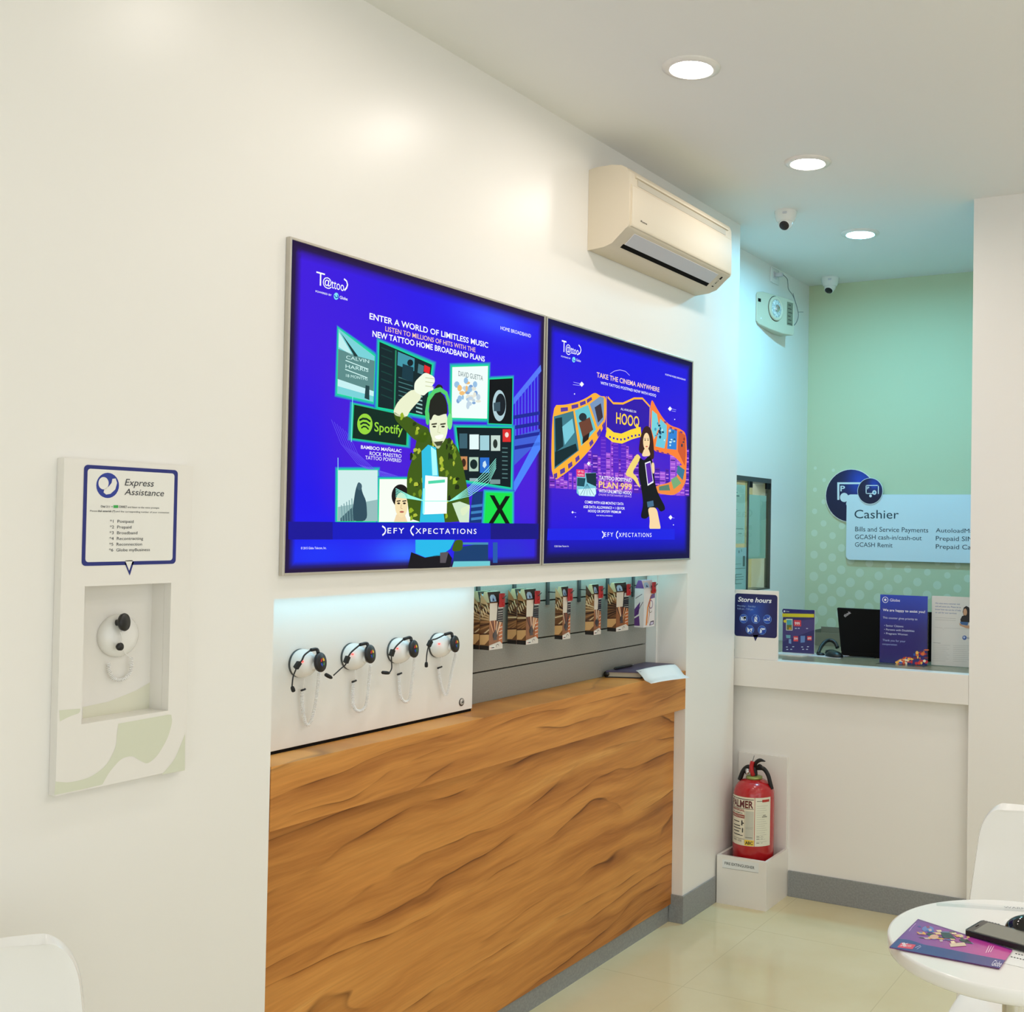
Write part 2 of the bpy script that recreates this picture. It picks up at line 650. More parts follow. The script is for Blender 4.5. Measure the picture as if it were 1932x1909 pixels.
def glass_mat(name, tint, amount):
    m = bpy.data.materials.new(name)
    m.use_nodes = True
    nt = m.node_tree
    out = nt.nodes['Material Output']
    nt.nodes.remove(nt.nodes['Principled BSDF'])
    t = nt.nodes.new('ShaderNodeBsdfTransparent'); t.inputs[0].default_value = tint
    g = nt.nodes.new('ShaderNodeBsdfGlossy'); g.inputs['Roughness'].default_value = 0.03
    mx = nt.nodes.new('ShaderNodeMixShader')
    fr = nt.nodes.new('ShaderNodeFresnel'); fr.inputs[0].default_value = amount
    gm = nt.nodes.new('ShaderNodeNewGeometry')
    inv = nt.nodes.new('ShaderNodeMath'); inv.operation = 'SUBTRACT'; inv.inputs[0].default_value = 1.0
    ml = nt.nodes.new('ShaderNodeMath'); ml.operation = 'MULTIPLY'
    nt.links.new(gm.outputs['Backfacing'], inv.inputs[1])
    nt.links.new(fr.outputs[0], ml.inputs[0]); nt.links.new(inv.outputs[0], ml.inputs[1])
    nt.links.new(ml.outputs[0], mx.inputs[0])
    nt.links.new(t.outputs[0], mx.inputs[1]); nt.links.new(g.outputs[0], mx.inputs[2])
    nt.links.new(mx.outputs[0], out.inputs[0])
    return m


M_glass = glass_mat('clear glass', (0.86, 0.93, 0.9, 1), 1.45)
M_acrylic = glass_mat('clear acrylic', (0.97, 0.98, 0.985, 1), 1.45)

# ------------------------------------------------------------------ room
CEIL = 2.77
YF = 4.30            # front face of the cashier wall
NY0, NY1, NZ = 1.815, 3.837, 1.327   # niche in the left wall
SLX = -0.172         # slatwall face

struct('floor', MB().box((-0.35, -3.1, -0.06), (3.9, 5.7, 0.0)), M_floor)
struct('ceiling', MB().box((-0.35, -3.1, CEIL), (3.9, 5.7, CEIL + 0.08)), M_ceil)
YE = 4.275           # end of the left wall at the alcove
RY0, RY1, RZ0, RZ1 = 1.348, 1.533, 1.121, 1.3745   # recess behind the help panel
wl = MB()
wl.box((-0.16, -3.1, 0), (0, RY0 - 0.004, CEIL)); wl.box((-0.16, RY1 + 0.004, 0), (0, NY0, CEIL))
wl.box((-0.16, RY0 - 0.004, 0), (0, RY1 + 0.004, RZ0 - 0.004)); wl.box((-0.16, RY0 - 0.004, RZ1 + 0.004), (0, RY1 + 0.004, CEIL))
wl.box((-0.16, RY0 - 0.004, RZ0 - 0.004), (-0.05, RY1 + 0.004, RZ1 + 0.004))
struct('wall_left', wl, M_wall)
struct('wall_left', MB().box((-0.16, NY0, NZ), (0, NY1, CEIL)), M_wall)
struct('wall_left', MB().box((-0.16, NY1, 0), (0, YE, CEIL)), M_wall)
struct('wall_niche', MB().box((-0.32, NY0 - 0.02, 0), (-0.21, NY1 + 0.02, NZ + 0.1)), M_wall)
struct('wall_niche', MB().box((-0.21, NY0 - 0.02, 0), (-0.16, NY0, NZ + 0.1)), M_wall)
struct('wall_niche', MB().box((-0.21, NY1, 0), (-0.16, NY1 + 0.02, NZ + 0.1)), M_wall)
struct('wall_niche', MB().box((-0.21, NY0, NZ), (-0.16, NY1, NZ + 0.1)), M_wall)
struct('trim_1', MB().box((-0.2, NY1 - 0.006, 0.957), (-0.128, NY1, NZ)), M_wall)
wr = MB()
wr.box((3.8, -3.1, 0), (3.9, -2.4, CEIL)); wr.box((3.8, 2.4, 0), (3.9, YF + 0.1, CEIL)); wr.box((3.8, -2.4, 2.5), (3.9, 2.4, CEIL)); wr.box((3.8, -2.4, 0), (3.9, 2.4, 0.25))
struct('wall_right', wr, M_wall)
wf_ = MB()
wf_.box((3.82, -2.4, 2.44), (3.88, 2.4, 2.5)); wf_.box((3.82, -2.4, 0.25), (3.88, 2.4, 0.31))
for y in (-2.4, -0.83, 0.77, 2.34):
    wf_.box((3.82, y, 0.31), (3.88, y + 0.06, 2.44))
struct('added_window', wf_, M_alu)  # unseen opening, added so daylight reaches the left wall and ceiling
wb = MB()
wb.box((0, -3.1, 0), (0.5, -3.0, CEIL)); wb.box((3.4, -3.1, 0), (3.8, -3.0, CEIL)); wb.box((0.5, -3.1, 2.45), (3.4, -3.0, CEIL))
struct('wall_back', wb, M_wall)
wf = MB()
wf.box((0.965, YF, 0), (3.8, YF + 0.042, CEIL))
struct('wall_far', wf, M_wall)
wa = MB()
WY0, WY1, WZ0, WZ1 = 4.56, 5.033, 1.212, 1.742
wa.box((-0.26, YE, 0), (-0.16, WY0, CEIL)); wa.box((-0.26, WY1, 0), (-0.16, 5.5, CEIL))
wa.box((-0.26, WY0, 0), (-0.16, WY1, WZ0)); wa.box((-0.26, WY0, WZ1), (-0.16, WY1, CEIL))
struct('wall_alcove_left', wa, M_wall)
struct('wall_alcove_right', MB().box((1.32, YF + 0.042, 0), (1.42, 5.5, CEIL)), M_wall)
wg = MB()
wg.box((-0.26, 5.5, 0), (1.42, 5.6, CEIL), 0)
PG = Plane(1, 5.5, -1, None, 0.0006)
dots = []
for i in range(0, 26):
    for j in range(0, 16):
        u = -0.16 + 0.047 + i * 0.0495
        v = 0.70 + j * 0.112 + (0.056 if i % 2 else 0) - 0.006 * i
        if u > 1.28 or v > 1.86:
            continue
        fall = max(0.0, (v - 1.16)) / 0.70
        side = max(0.0, u - 0.05) / 0.95
        r = 0.0265 * (1 - 0.72 * fall) * (1 - 0.55 * side * (1 if v > 1.28 else 0.55))
        lim = 1.86 - 0.5 * max(0, u - 0.02) * 3.2
        if v > max(1.36, lim) or r < 0.005:
            continue
        PG.disc(wg, u, v, r, None, 1, 1, 20)
struct('wall_alcove_far', wg, [M_green, M_greendot])

# daylight comes in through the open shopfront behind the viewer
fw = MB()
for (a, b) in (((0.5, -3.08, 0), (0.56, -3.02, 2.45)), ((3.34, -3.08, 0), (3.4, -3.02, 2.45)), ((0.56, -3.08, 2.39), (3.34, -3.02, 2.45))):
    fw.box(a, b)
struct('door_1', fw, M_alu)

# skirtings
sk = MB()
sk.box((-0.055, NY1 - 0.006, 0), (0.007, NY1, 0.105)); sk.box((0, NY1, 0), (0.007, 4.118, 0.105))
struct('baseboard_left', sk, M_skirt, 0.0012)
sk = MB()
sk.box((0.229, 4.336, 0), (0.964, 4.343, 0.105)); sk.box((0.958, YF, 0), (0.965, 4.336, 0.105)); sk.box((0.958, YF - 0.007, 0), (3.8, YF, 0.105))
struct('baseboard_far', sk, M_skirt, 0.0012)

# window of the back office in the alcove's left wall
wn = bpy.data.objects.new('window_1', None); COL.objects.link(wn); wn.location = (-0.2, WY0, WZ0); wn['kind'] = 'structure'
fr = MB()
t = 0.006
fr.box((-0.25, WY0, WZ1 - 0.022), (-0.1615, WY1, WZ1)); fr.box((-0.25, WY0, WZ0), (-0.1615, WY1, WZ0 + t)); fr.box((-0.19, WY1 - 0.004, WZ0 + t), (-0.1615, WY1, WZ1 - 0.022))
fr.build('window_frame', M_steel, wn)
MB().box((-0.168, WY0, WZ0 + t), (-0.164, 4.772, WZ1 - 0.022)).build('pane', M_glass, wn)
MB().box((-0.176, 4.755, WZ0 + t), (-0.172, WY1 - 0.004, WZ1 - 0.022)).build('pane', M_glass, wn)
MB().box((-0.1695, 4.765, WZ0 + t), (-0.1615, 4.772, WZ1 - 0.022)).build('pane_edge', M_steel, wn)
for y in (4.79, 5.0):
    MB().box((-0.171, y - 0.022, WZ1 - 0.05), (-0.1625, y + 0.022, WZ1 - 0.02)).build('latch', M_blackm, wn)
ob = MB()
ob.box((-1.0, 4.1, 0.9), (-0.95, 5.9, 2.2)); ob.box((-0.95, 5.85, 0.9), (-0.26, 5.9, 2.2)); ob.box((-0.95, 4.1, 0.9), (-0.26, 4.15, 2.2))
ob.box((-1.0, 4.1, 2.2), (-0.26, 5.9, 2.25)); ob.box((-1.0, 4.1, 0.85), (-0.26, 5.9, 0.9))
MB().lathe([(0.16, -0.012), (0.16, -0.002)], (-0.6, 4.9, 2.2), seg=32).build('added_office_lamp', mat('added office light', (0.95, 1.0, 0.92, 1), 0.5, emit=22.0), wn)  # added out of view to brighten the office behind the glass
struct('wall_office', ob, mat('office wall paint', rgb(206, 202, 172), 0.6))

# sheets taped inside the office window
PWN = Plane(0, -0.1935, 1, None)


def window_sheet(name, label, y0, z0, y1, z1, x, base, lines):
    mb = MB()
    mb.box((x - 0.0006, y0, z0), (x, y1, z1), 0, base)
    pl = Plane(0, x, 1)
    for (a, b, c, d) in lines:
        pl.quad(mb, y0 + a * (y1 - y0), z0 + b * (z1 - z0), y0 + c * (y1 - y0), z0 + d * (z1 - z0), rgb(96, 112, 112), 1)
    o = mb.build(name, M_print)
    return tag(o, label, 'paper')


window_sheet('office_notice', 'white notice sheet taped high inside the office window', 4.57, 1.432, 4.742, 1.700, -0.1685, rgb(226, 232, 218),
             [(0.25, 0.86, 0.5, 0.87), (0.3, 0.80, 0.62, 0.815), (0.3, 0.57, 0.5, 0.578), (0.3, 0.25, 0.9, 0.256), (0.6, 0.17, 0.8, 0.176)])
window_sheet('office_notice', 'blue-white form with ruled lines taped low inside the office window', 4.57, 1.222, 4.764, 1.414, -0.1685, rgb(206, 226, 232),
             [(0.55, 0.87, 0.6, 0.93), (0.70, 0.9, 0.73, 0.96), (0.3, 0.61, 0.7, 0.617), (0.35, 0.5, 0.95, 0.513), (0.38, 0.36, 0.75, 0.373), (0.38, 0.30, 0.86, 0.31),
              (0.38, 0.24, 0.85, 0.25), (0.4, 0.14, 0.75, 0.152), (0.8, 0.55, 0.92, 0.8), (0.38, 0.14, 0.41, 0.36)])
window_sheet('pale_panel', 'large pale panel behind the right glass of the office window', 4.80, 1.36, 5.01, 1.66, -0.1775, rgb(206, 218, 202), [])  # plain pale panel filling most of the right pane

# ------------------------------------------------------------------ walnut counter in the niche
wc = thing('wood_counter', 'walnut laminate counter with a deep front edge built into the wall niche', 'counter', (-0.08, 2.8, 0))
MB().box((-0.205, NY0 + 0.003, 0.812), (0.0, 3.8365, 0.956)).build('countertop', M_wood, wc, 0.0012)
MB().box((-0.066, NY0 + 0.002, 0.068), (-0.046, NY1 - 0.001, 0.812)).build('front_panel', M_wood, wc, 0.0008)
tag(MB().box((-0.075, NY0 + 0.002, 0.0), (-0.056, NY1 - 0.008, 0.068)).build('kickplate', M_skirt, wc), 'grey granite kickplate')

# ------------------------------------------------------------------ service counter of the cashier
sc = thing('service_counter', 'white cashier counter with a projecting front ledge in the alcove opening', 'counter', (0.48, 4.4, 0))
MB().box((-0.159, YF, 0.847), (0.964, 4.36, 0.960)).build('front_ledge', M_white, sc, 0.001)
MB().box((-0.159, 4.343, 0), (0.964, 4.39, 0.8468)).build('front_panel', M_wall, sc)
M_ctop = mottled('speckled taupe counter', rgb(150, 138, 112), rgb(128, 116, 92), 60, 0.3)
tag(MB().box((-0.159, 4.36, 0.90), (1.31, 5.12, 0.9598)).build('worktop', M_ctop, sc), 'taupe worktop')

# ------------------------------------------------------------------ ceiling lights
M_lampd = mat('dimmer warm lamp', LAMP_WARM + (1,), 0.5, emit=LAMP_STRENGTH * 0.5)


def ceiling_light(x, y, label, lampm, glow):
    t = thing('ceiling_light', label, 'ceiling light', (x, y, CEIL), 'recessed round downlights')
    MB().lathe([(0.058, -0.003), (0.0585, -0.0075), (0.062, -0.009), (0.080, -0.0045), (0.081, 0.0), ], (x, y, CEIL), seg=48, cap=False).build('trim_ring', M_white, t)
    MB().lathe([(0.058, -0.003), (0.050, -0.0035), (0.02, -0.0045), (0.0, -0.005)], (x, y, CEIL), seg=48, cap=False).build('lamp_face', lampm, t)
    return t


ceiling_light(0.542, 2.746, 'lit round downlight nearest the viewer, above the lit posters', M_lampw, 1)
ceiling_light(0.545, 3.633, 'lit round downlight beside the air conditioner', M_lampw, 1)
ceiling_light(0.414, 4.601, 'bluish round downlight over the cashier counter', M_lampc, 1)
for (x, y) in ((0.54, 1.86), (1.95, 2.0), (2.0, 3.05), (2.6, 3.70), (2.9, 2.5), (2.6, 0.97)):  # first follows the visible row; the rest are added to brighten the room
    ceiling_light(x, y, 'lit round downlight out of view, filling in light over the shop floor', M_lampd if y == 1.86 else M_lampw, 1)

# ------------------------------------------------------------------ lit poster boxes
def arcs(pl, mb, pts, w, col, layer):
    pl.stroke(mb, pts, w, col, layer)


def poster_shell(name, label, y0, y1, z0, z1):
    t = thing(name, label, 'light box poster', (0, (y0 + y1) / 2, z0), 'pair of backlit wall posters')
    f = MB()
    e, d = 0.006, 0.0135
    f.box((0.0005, y0, z0), (d, y0 + e, z1)); f.box((0.0005, y1 - e, z0), (d, y1, z1))
    f.box((0.0005, y0 + e, z0), (d, y1 - e, z0 + e)); f.box((0.0005, y0 + e, z1 - e), (d, y1 - e, z1))
    f.build('frame', M_alu, t, 0.001)
    return t


def lerp3(a, b, t):
    return tuple(a[i] + (b[i] - a[i]) * t for i in range(3))


def poster_ground(mb, pl, y0, y1, z0, z1, fn, dim_edge, edge, nu=44, nv=34):
    vs, fs, cols = [], [], []
    for j in range(nv + 1):
        for i in range(nu + 1):
            s, q = i / nu, j / nv
            # denser rows at the border
            s = 0.5 - 0.5 * math.cos(math.pi * s); q = 0.5 - 0.5 * math.cos(math.pi * q)
            vs.append(pl.pt(y0 + s * (y1 - y0), z0 + q * (z1 - z0), 0))
            c = fn(s, q)
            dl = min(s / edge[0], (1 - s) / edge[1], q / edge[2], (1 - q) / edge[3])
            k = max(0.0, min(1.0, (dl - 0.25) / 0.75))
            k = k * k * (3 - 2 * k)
            c = lerp3(dim_edge, c, k)  # backlight fading at the box edge, painted into the print colours
            cols.append(rgb(*c))
    for j in range(nv):
        for i in range(nu):
            a = j * (nu + 1) + i
            q = [a, a + 1, a + nu + 2, a + nu + 1]
            mb.add([vs[k] for k in q], [(0, 1, 2, 3)], 0, [cols[k] for k in q])


def gs(s, q, cs, cq, rs, rq):
    return math.exp(-((s - cs) / rs) ** 2 - ((q - cq) / rq) ** 2)


WHITE = rgb(250, 252, 255)
# --- first poster
Y0, Y1, Z0, Z1 = 1.826, 2.836, 1.379, 2.138
p1 = poster_shell('lit_poster', 'larger blue backlit poster of a dancing man with green-edged music screens', Y0, Y1, Z0, Z1)
PL = Plane(0, 0.011, 1, (520, 430, 520 / 1482, 670 / 1909), 0.00035)
g = MB()


def ground1(s, q):
    c = lerp3((74, 28, 214), (34, 22, 232), min(1, gs(s, q, 0.75, 0.95, 0.6, 0.3) + gs(s, q, 0.2, 0.05, 0.9, 0.16) + 0.8 * gs(s, q, 0.05, 0.3, 0.1, 0.3)))
    c = lerp3(c, (58, 82, 255), min(1, 0.9 * gs(s, q, 0.76, 0.93, 0.17, 0.06)))
    c = lerp3(c, (52, 110, 255), min(1, 0.95 * gs(s, q, 0.40, 0.055, 0.13, 0.055)))
    c = lerp3(c, (30, 70, 250), 0.6 * gs(s, q, 0.10, 0.05, 0.16, 0.08))
    c = lerp3(c, (40, 60, 200), 0.6 * gs(s, q, 0.85, 0.05, 0.14, 0.08))
    return c


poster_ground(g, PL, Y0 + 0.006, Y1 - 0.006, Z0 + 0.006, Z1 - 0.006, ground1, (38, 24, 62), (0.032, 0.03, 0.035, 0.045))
# staircase on the right
STEP = rgb(64, 96, 214)
PL.poly(g, [(1270, 925), (1425, 735), (1428, 770), (1275, 955)], rgb(86, 120, 246), 1)
for k in range(8):
    x = 1290 + k * 17
    yt = 925 - (x - 1270) * 1.2 + 14
    PL.stroke(g, [(x, yt), (x, 1130 - k * 6)], 0.0042, rgb(84, 112, 240), 1)
PL.poly(g, [(1268, 1125), (1420, 1080), (1420, 1140), (1268, 1290)], STEP, 1)
for k in range(4):
    PL.poly(g, [(1268, 1010 + k * 55), (1420, 985 + k * 55), (1420, 1003 + k * 55), (1268, 1030 + k * 55)], rgb(30, 40, 150), 2)
PL.poly(g, [(1265, 1395), (1422, 1095), (1422, 1190), (1285, 1420)], rgb(76, 132, 250), 2)
PL.poly(g, [(1060, 1420), (1270, 1400), (1265, 1585), (1040, 1585)], rgb(20, 54, 120), 1)
for k in range(3):
    PL.poly(g, [(1050, 1490 + k * 34), (1150, 1478 + k * 34), (1150, 1492 + k * 34), (1050, 1504 + k * 34)], rgb(60, 130, 190), 2)
# tiles with green edges
GLOW = rgb(24, 214, 150)


def tile(pts, col, layer=3, glow=9, gcol=GLOW):
    cx = sum(p[0] for p in pts) / len(pts); cy = sum(p[1] for p in pts) / len(pts)
    big, mid = [], []
    for x, y in pts:
        d = math.hypot(x - cx, y - cy)
        big.append((cx + (x - cx) * (1 + glow / d), cy + (y - cy) * (1 + glow / d)))
        mid.append((cx + (x - cx) * (1 + glow * 2.2 / d), cy + (y - cy) * (1 + glow * 2.2 / d)))
    n_ = len(pts)
    far = [(cx + (x - cx) * (1 + glow * 3.4 / math.hypot(x - cx, y - cy)), cy + (y - cy) * (1 + glow * 3.4 / math.hypot(x - cx, y - cy))) for x, y in pts]
    gc, oc = rgb(30, 200, 170), rgb(54, 40, 220)
    for i in range(n_):
        j = (i + 1) % n_
        g.add([PL.pt(*PL.uv(*p), layer - 1.6) for p in (big[i], big[j], far[j], far[i])], [(0, 1, 2, 3)], 0, [gc, gc, oc, oc])
    PL.poly(g, big, gcol, layer - 1)
    PL.poly(g, pts, col, layer)


# slanted poster tile on the far left
tile([(336, 542), (530, 690), (522, 935), (329, 890)], rgb(120, 208, 214), 4, 7)
PL.poly(g, [(338, 560), (415, 690), (336, 640)], rgb(190, 236, 236), 5)
PL.poly(g, [(334, 650), (440, 690), (530, 715), (524, 880), (330, 812)], rgb(92, 138, 136), 5)
PL.poly(g, [(345, 560), (440, 690), (420, 690)], rgb(30, 60, 60), 6)
PL.poly(g, [(331, 812), (524, 878), (523, 905), (330, 850)], rgb(196, 238, 240), 6)
PL.poly(g, [(480, 845), (500, 850), (500, 925), (474, 915)], rgb(34, 66, 70), 7)
for s, bl, br, tl in (('CALVIN', (375, 703), (498, 745), (375, 685)), ('HARRIS', (372, 752), (494, 795), (372, 733)), ('18 MONTHS', (374, 800), (490, 838), (374, 785))):
    PL.text(g, s, bl, br, tl, rgb(206, 244, 240), 7)
for (a, b) in (((372, 712), (495, 760)), ((370, 760), (490, 806))):
    PL.stroke(g, [a, b], 0.0022, rgb(206, 244, 240), 7)
# dark player screen behind the head
tile([(556, 612), (838, 735), (805, 1010), (548, 962)], rgb(18, 40, 44), 4, 9)
PL.poly(g, [(640, 655), (648, 660), (640, 985), (632, 980)], rgb(38, 140, 100), 5)
PL.poly(g, [(655, 665), (745, 702), (742, 770), (652, 738)], rgb(66, 150, 168), 5)
PL.poly(g, [(680, 730), (738, 750), (735, 830), (675, 808)], rgb(24, 58, 70), 6)
PL.ell(g, (720, 725), 16, 18, rgb(20, 34, 40), 7)
PL.poly(g, [(765, 730), (795, 742), (790, 790), (760, 778)], rgb(70, 120, 130), 5)
PL.poly(g, [(797, 735), (828, 750), (824, 785), (793, 772)], rgb(226, 40, 46), 6)
for k in range(7):
    PL.poly(g, [(658, 800 + k * 24), (735, 824 + k * 24), (735, 829 + k * 24), (658, 805 + k * 24)], rgb(70, 120, 120), 5)
    PL.poly(g, [(752, 850 + k * 22), (786, 860 + k * 22), (786, 868 + k * 22), (752, 858 + k * 22)], rgb(150, 196, 190), 5)
    PL.poly(g, [(565, 640 + k * 42), (625, 664 + k * 42), (624, 670 + k * 42), (564, 646 + k * 42)], rgb(24, 66, 62), 5)
# white cover
tile([(948, 748), (1140, 742), (1135, 1025), (944, 1020)], rgb(238, 252, 248), 4, 8)
PL.text(g, 'DAVID GUETTA', (980, 795), (1112, 795), (980, 768), rgb(90, 110, 120), 5)
random.seed(3)
for k in range(34):
    x, y = 1035 + random.gauss(0, 34), 890 + random.gauss(0, 44)
    c = random.choice([(150, 190, 226), (240, 190, 120), (190, 210, 226), (226, 226, 214), (120, 160, 210)])
    if y < 815 or y > 1000 or x < 960 or x > 1120: continue
    PL.ell(g, (x, y), random.uniform(6, 16), random.uniform(7, 18), rgb(*c), 5 + k * 0.03, n=9)
# dark cover with a plain oval
tile([(1148, 815), (1272, 808), (1268, 1055), (1143, 1050)], rgb(12, 16, 20), 4, 6)
PL.ell(g, (1200, 955), 36, 84, rgb(176, 206, 214), 5)
PL.ell(g, (1206, 950), 28, 60, rgb(22, 30, 38), 6)
PL.poly(g, [(1168, 940), (1204, 935), (1204, 985), (1170, 985)], rgb(60, 84, 96), 7)
# music player tile
tile([(420, 950), (706, 1012), (700, 1168), (411, 1130)], rgb(14, 44, 34), 4, 9, rgb(30, 196, 130))
LIME = rgb(150, 214, 62)
PL.ell(g, (477, 1054), 41, 56, LIME, 5)
for rr, yy, w in ((30, 1032, 8), (25, 1054, 7), (20, 1074, 6)):
    PL.stroke(g, [(477 - rr, yy + 2), (477 - rr * 0.4, yy - 7), (477 + rr * 0.3, yy - 5), (477 + rr, yy + 9)], 0.0052 * w / 8, rgb(14, 44, 34), 6)
PL.text(g, 'Spotify', (528, 1092), (680, 1118), (528, 1043), LIME, 5, bold=0.012)
# list screen
tile([(970, 1072), (1268, 1076), (1262, 1395), (1002, 1352)], rgb(14, 30, 36), 4, 8)
for (x0, y0, x1, y1, c) in ((985, 1105, 1028, 1185, (60, 96, 110)), (1040, 1110, 1090, 1190, (226, 246, 246)), (1096, 1115, 1146, 1195, (160, 206, 216)), (1155, 1115, 1205, 1198, (196, 216, 206)),
                            (985, 1228, 1028, 1300, (200, 140, 90)), (1038, 1232, 1088, 1308, (176, 206, 186)), (1096, 1234, 1146, 1316, (40, 110, 206)), (1218, 1082, 1262, 1150, (214, 44, 44)),
                            (1040, 1345, 1085, 1362, (150, 176, 176)), (1150, 1352, 1205, 1376, (120, 150, 150))):
    PL.poly(g, [(x0, y0), (x1, y0), (x1, y1), (x0, y1)], rgb(*c), 5)
PL.ell(g, (1062, 1270), 20, 26, rgb(20, 40, 40), 6); PL.ell(g, (1178, 1160), 12, 24, rgb(40, 50, 44), 6); PL.ell(g, (1008, 1262), 12, 22, rgb(60, 36, 26), 6)
PL.poly(g, [(1112, 1260), (1124, 1250), (1132, 1275), (1120, 1292), (1110, 1280)], rgb(196, 226, 240), 6); PL.ell(g, (1240, 1112), 10, 14, rgb(240, 220, 210), 6)
for k in range(8):
    PL.poly(g, [(1215, 1180 + k * 23), (1245, 1181 + k * 23), (1245, 1186 + k * 23), (1215, 1185 + k * 23)], rgb(90, 130, 130), 5)
# lower left pictures
tile([(332, 1302), (546, 1302), (546, 1576), (330, 1576)], rgb(206, 234, 232), 4, 7)
PL.poly(g, [(332, 1500), (545, 1460), (546, 1576), (330, 1576)], rgb(150, 186, 186), 5)
PL.spoly(g, [(405, 1576), (412, 1500), (425, 1410), (440, 1365), (455, 1372), (462, 1420), (485, 1470), (490, 1576)], rgb(48, 78, 92), 6)
PL.ell(g, (447, 1390), 13, 20, rgb(66, 96, 110), 7)
PL.poly(g, [(345, 1560), (410, 1500), (420, 1576), (345, 1576)], rgb(66, 100, 110), 6)
for k in range(5):
    PL.stroke(g, [(350 + k * 14, 1490 - k * 9), (356 + k * 14, 1576)], 0.003, rgb(120, 160, 164), 6)
tile([(556, 1350), (745, 1350), (768, 1580), (552, 1580)], rgb(244, 250, 240), 5, 6)
PL.ell(g, (668, 1440), 48, 62, rgb(26, 22, 22), 6)
PL.ell(g, (672, 1490), 34, 68, rgb(244, 224, 176), 7)
PL.poly(g, [(645, 1540), (690, 1540), (705, 1580), (632, 1580)], rgb(238, 214, 170), 7)
for x in (657, 688):
    PL.ell(g, (x, 1480), 8, 5, rgb(40, 30, 26), 8); PL.poly(g, [(x - 11, 1466), (x + 10, 1463), (x + 10, 1469), (x - 11, 1472)], rgb(30, 24, 22), 8)
PL.ell(g, (674, 1526), 12, 5, rgb(176, 96, 84), 8); PL.stroke(g, [(672, 1485), (668, 1506), (677, 1509)], 0.0016, rgb(190, 150, 110), 8)
# green square with an X
tile([(1130, 1422), (1268, 1426), (1268, 1588), (1120, 1586)], rgb(22, 222, 74), 4, 7)
PL.text(g, 'X', (1142, 1584), (1258, 1588), (1142, 1440), rgb(8, 20, 12), 5, bold=0.02)
# light trails
for k in range(7):
    o = k * 15
    PL.stroke(g, [(298 + o, 1030 + o * 0.8), (350 + o, 1160 + o * 0.6), (440 + o, 1270 + o * .3), (560 + o * 0.9, 1330), (640 + o * .7, 1350)], 0.0012, rgb(104, 90, 240), 3)
for k in range(6):
    PL.stroke(g, [(640, 1400 + k * 9), (720, 1440 + k * 3), (800, 1468), (930, 1468), (1040, 1440 - k * 10), (1140, 1370 - k * 16), (1180, 1290 - k * 10)], 0.0018, rgb(150, 246, 226), 9.5)
PL.stroke(g, [(333, 1235), (333, 1576)], 0.002, rgb(150, 220, 250), 4)
PL.stroke(g, [(412, 900), (405, 1150)], 0.0022, rgb(120, 230, 240), 4)
# the man
SK, SKD = rgb(232, 238, 204), rgb(196, 204, 160)
PL.spoly(g, [(735, 860), (790, 905), (720, 980), (700, 1020), (640, 1010), (628, 985), (655, 930)], SK, 7)
PL.spoly(g, [(742, 830), (770, 800), (800, 775), (850, 800), (852, 830), (835, 850), (850, 870), (815, 880), (790, 905), (740, 880)], rgb(240, 248, 226), 8)
for k in range(3):
    PL.stroke(g, [(800, 805 + k * 22), (848, 812 + k * 22)], 0.0018, SKD, 9)
CAMO = rgb(64, 92, 22)
PL.spoly(g, [(628, 985), (660, 1005), (715, 1015), (760, 1050), (830, 1080), (800, 1160), (740, 1140), (680, 1075), (640, 1035)], CAMO, 7)
body = [(760, 1110), (820, 1090), (860, 1130), (930, 1130), (975, 1180), (1000, 1260), (1020, 1360), (1042, 1480), (1030, 1582), (720, 1582), (705, 1480), (700, 1330), (735, 1230)]
PL.spoly(g, body, CAMO, 7)
random.seed(11)
for k in range(120):
    x, y = random.uniform(640, 1030), random.uniform(1000, 1560)
    inside = (y > 1140 and 715 + max(0, (1250 - y)) * 0.3 < x < 985 + (y - 1250) * 0.12) or (y < 1140 and 660 + (y - 1000) * 0.6 < x < 720 + (y - 1000) * 0.75)
    if not inside: continue
    c = random.choice([(150, 178, 40), (30, 44, 14), (110, 140, 34), (40, 60, 20), (176, 190, 60)])
    a = random.uniform(0, 3)
    rx, ry = random.uniform(5, 13), random.uniform(8, 22)
    PL.poly(g, [(x + rx * math.cos(q) * (1 + 0.3 * math.sin(3 * q + a)), y + ry * math.sin(q) * (1 + 0.3 * math.cos(2 * q + a))) for q in [i * 0.785 for i in range(8)]], rgb(*c), 7.5 + k * 0.004)
PL.poly(g, [(780, 1200), (815, 1165), (858, 1180), (872, 1330), (905, 1582), (770, 1582), (785, 1400)], rgb(48, 190, 224), 8.2)
PL.poly(g, [(830, 1175), (858, 1195), (866, 1330), (838, 1330)], rgb(170, 250, 250), 8.4)
PL.poly(g, [(945, 1480), (985, 1470), (1040, 1490), (1035, 1582), (985, 1582)], rgb(206, 230, 200), 8.2)
PL.spoly(g, [(985, 1510), (1030, 1490), (1044, 1505), (1000, 1555)], rgb(220, 236, 196), 8.5)
# tablet on the chest
PL.poly(g, [(800, 1330), (919, 1340), (915, 1535), (790, 1540)], rgb(246, 255, 250), 9)
PL.poly(g, [(815, 1360), (905, 1352), (905, 1368), (815, 1376)], rgb(80, 214, 170), 10)
PL.poly(g, [(788, 1400), (800, 1400), (795, 1535), (785, 1535)], rgb(150, 250, 250), 9.2)
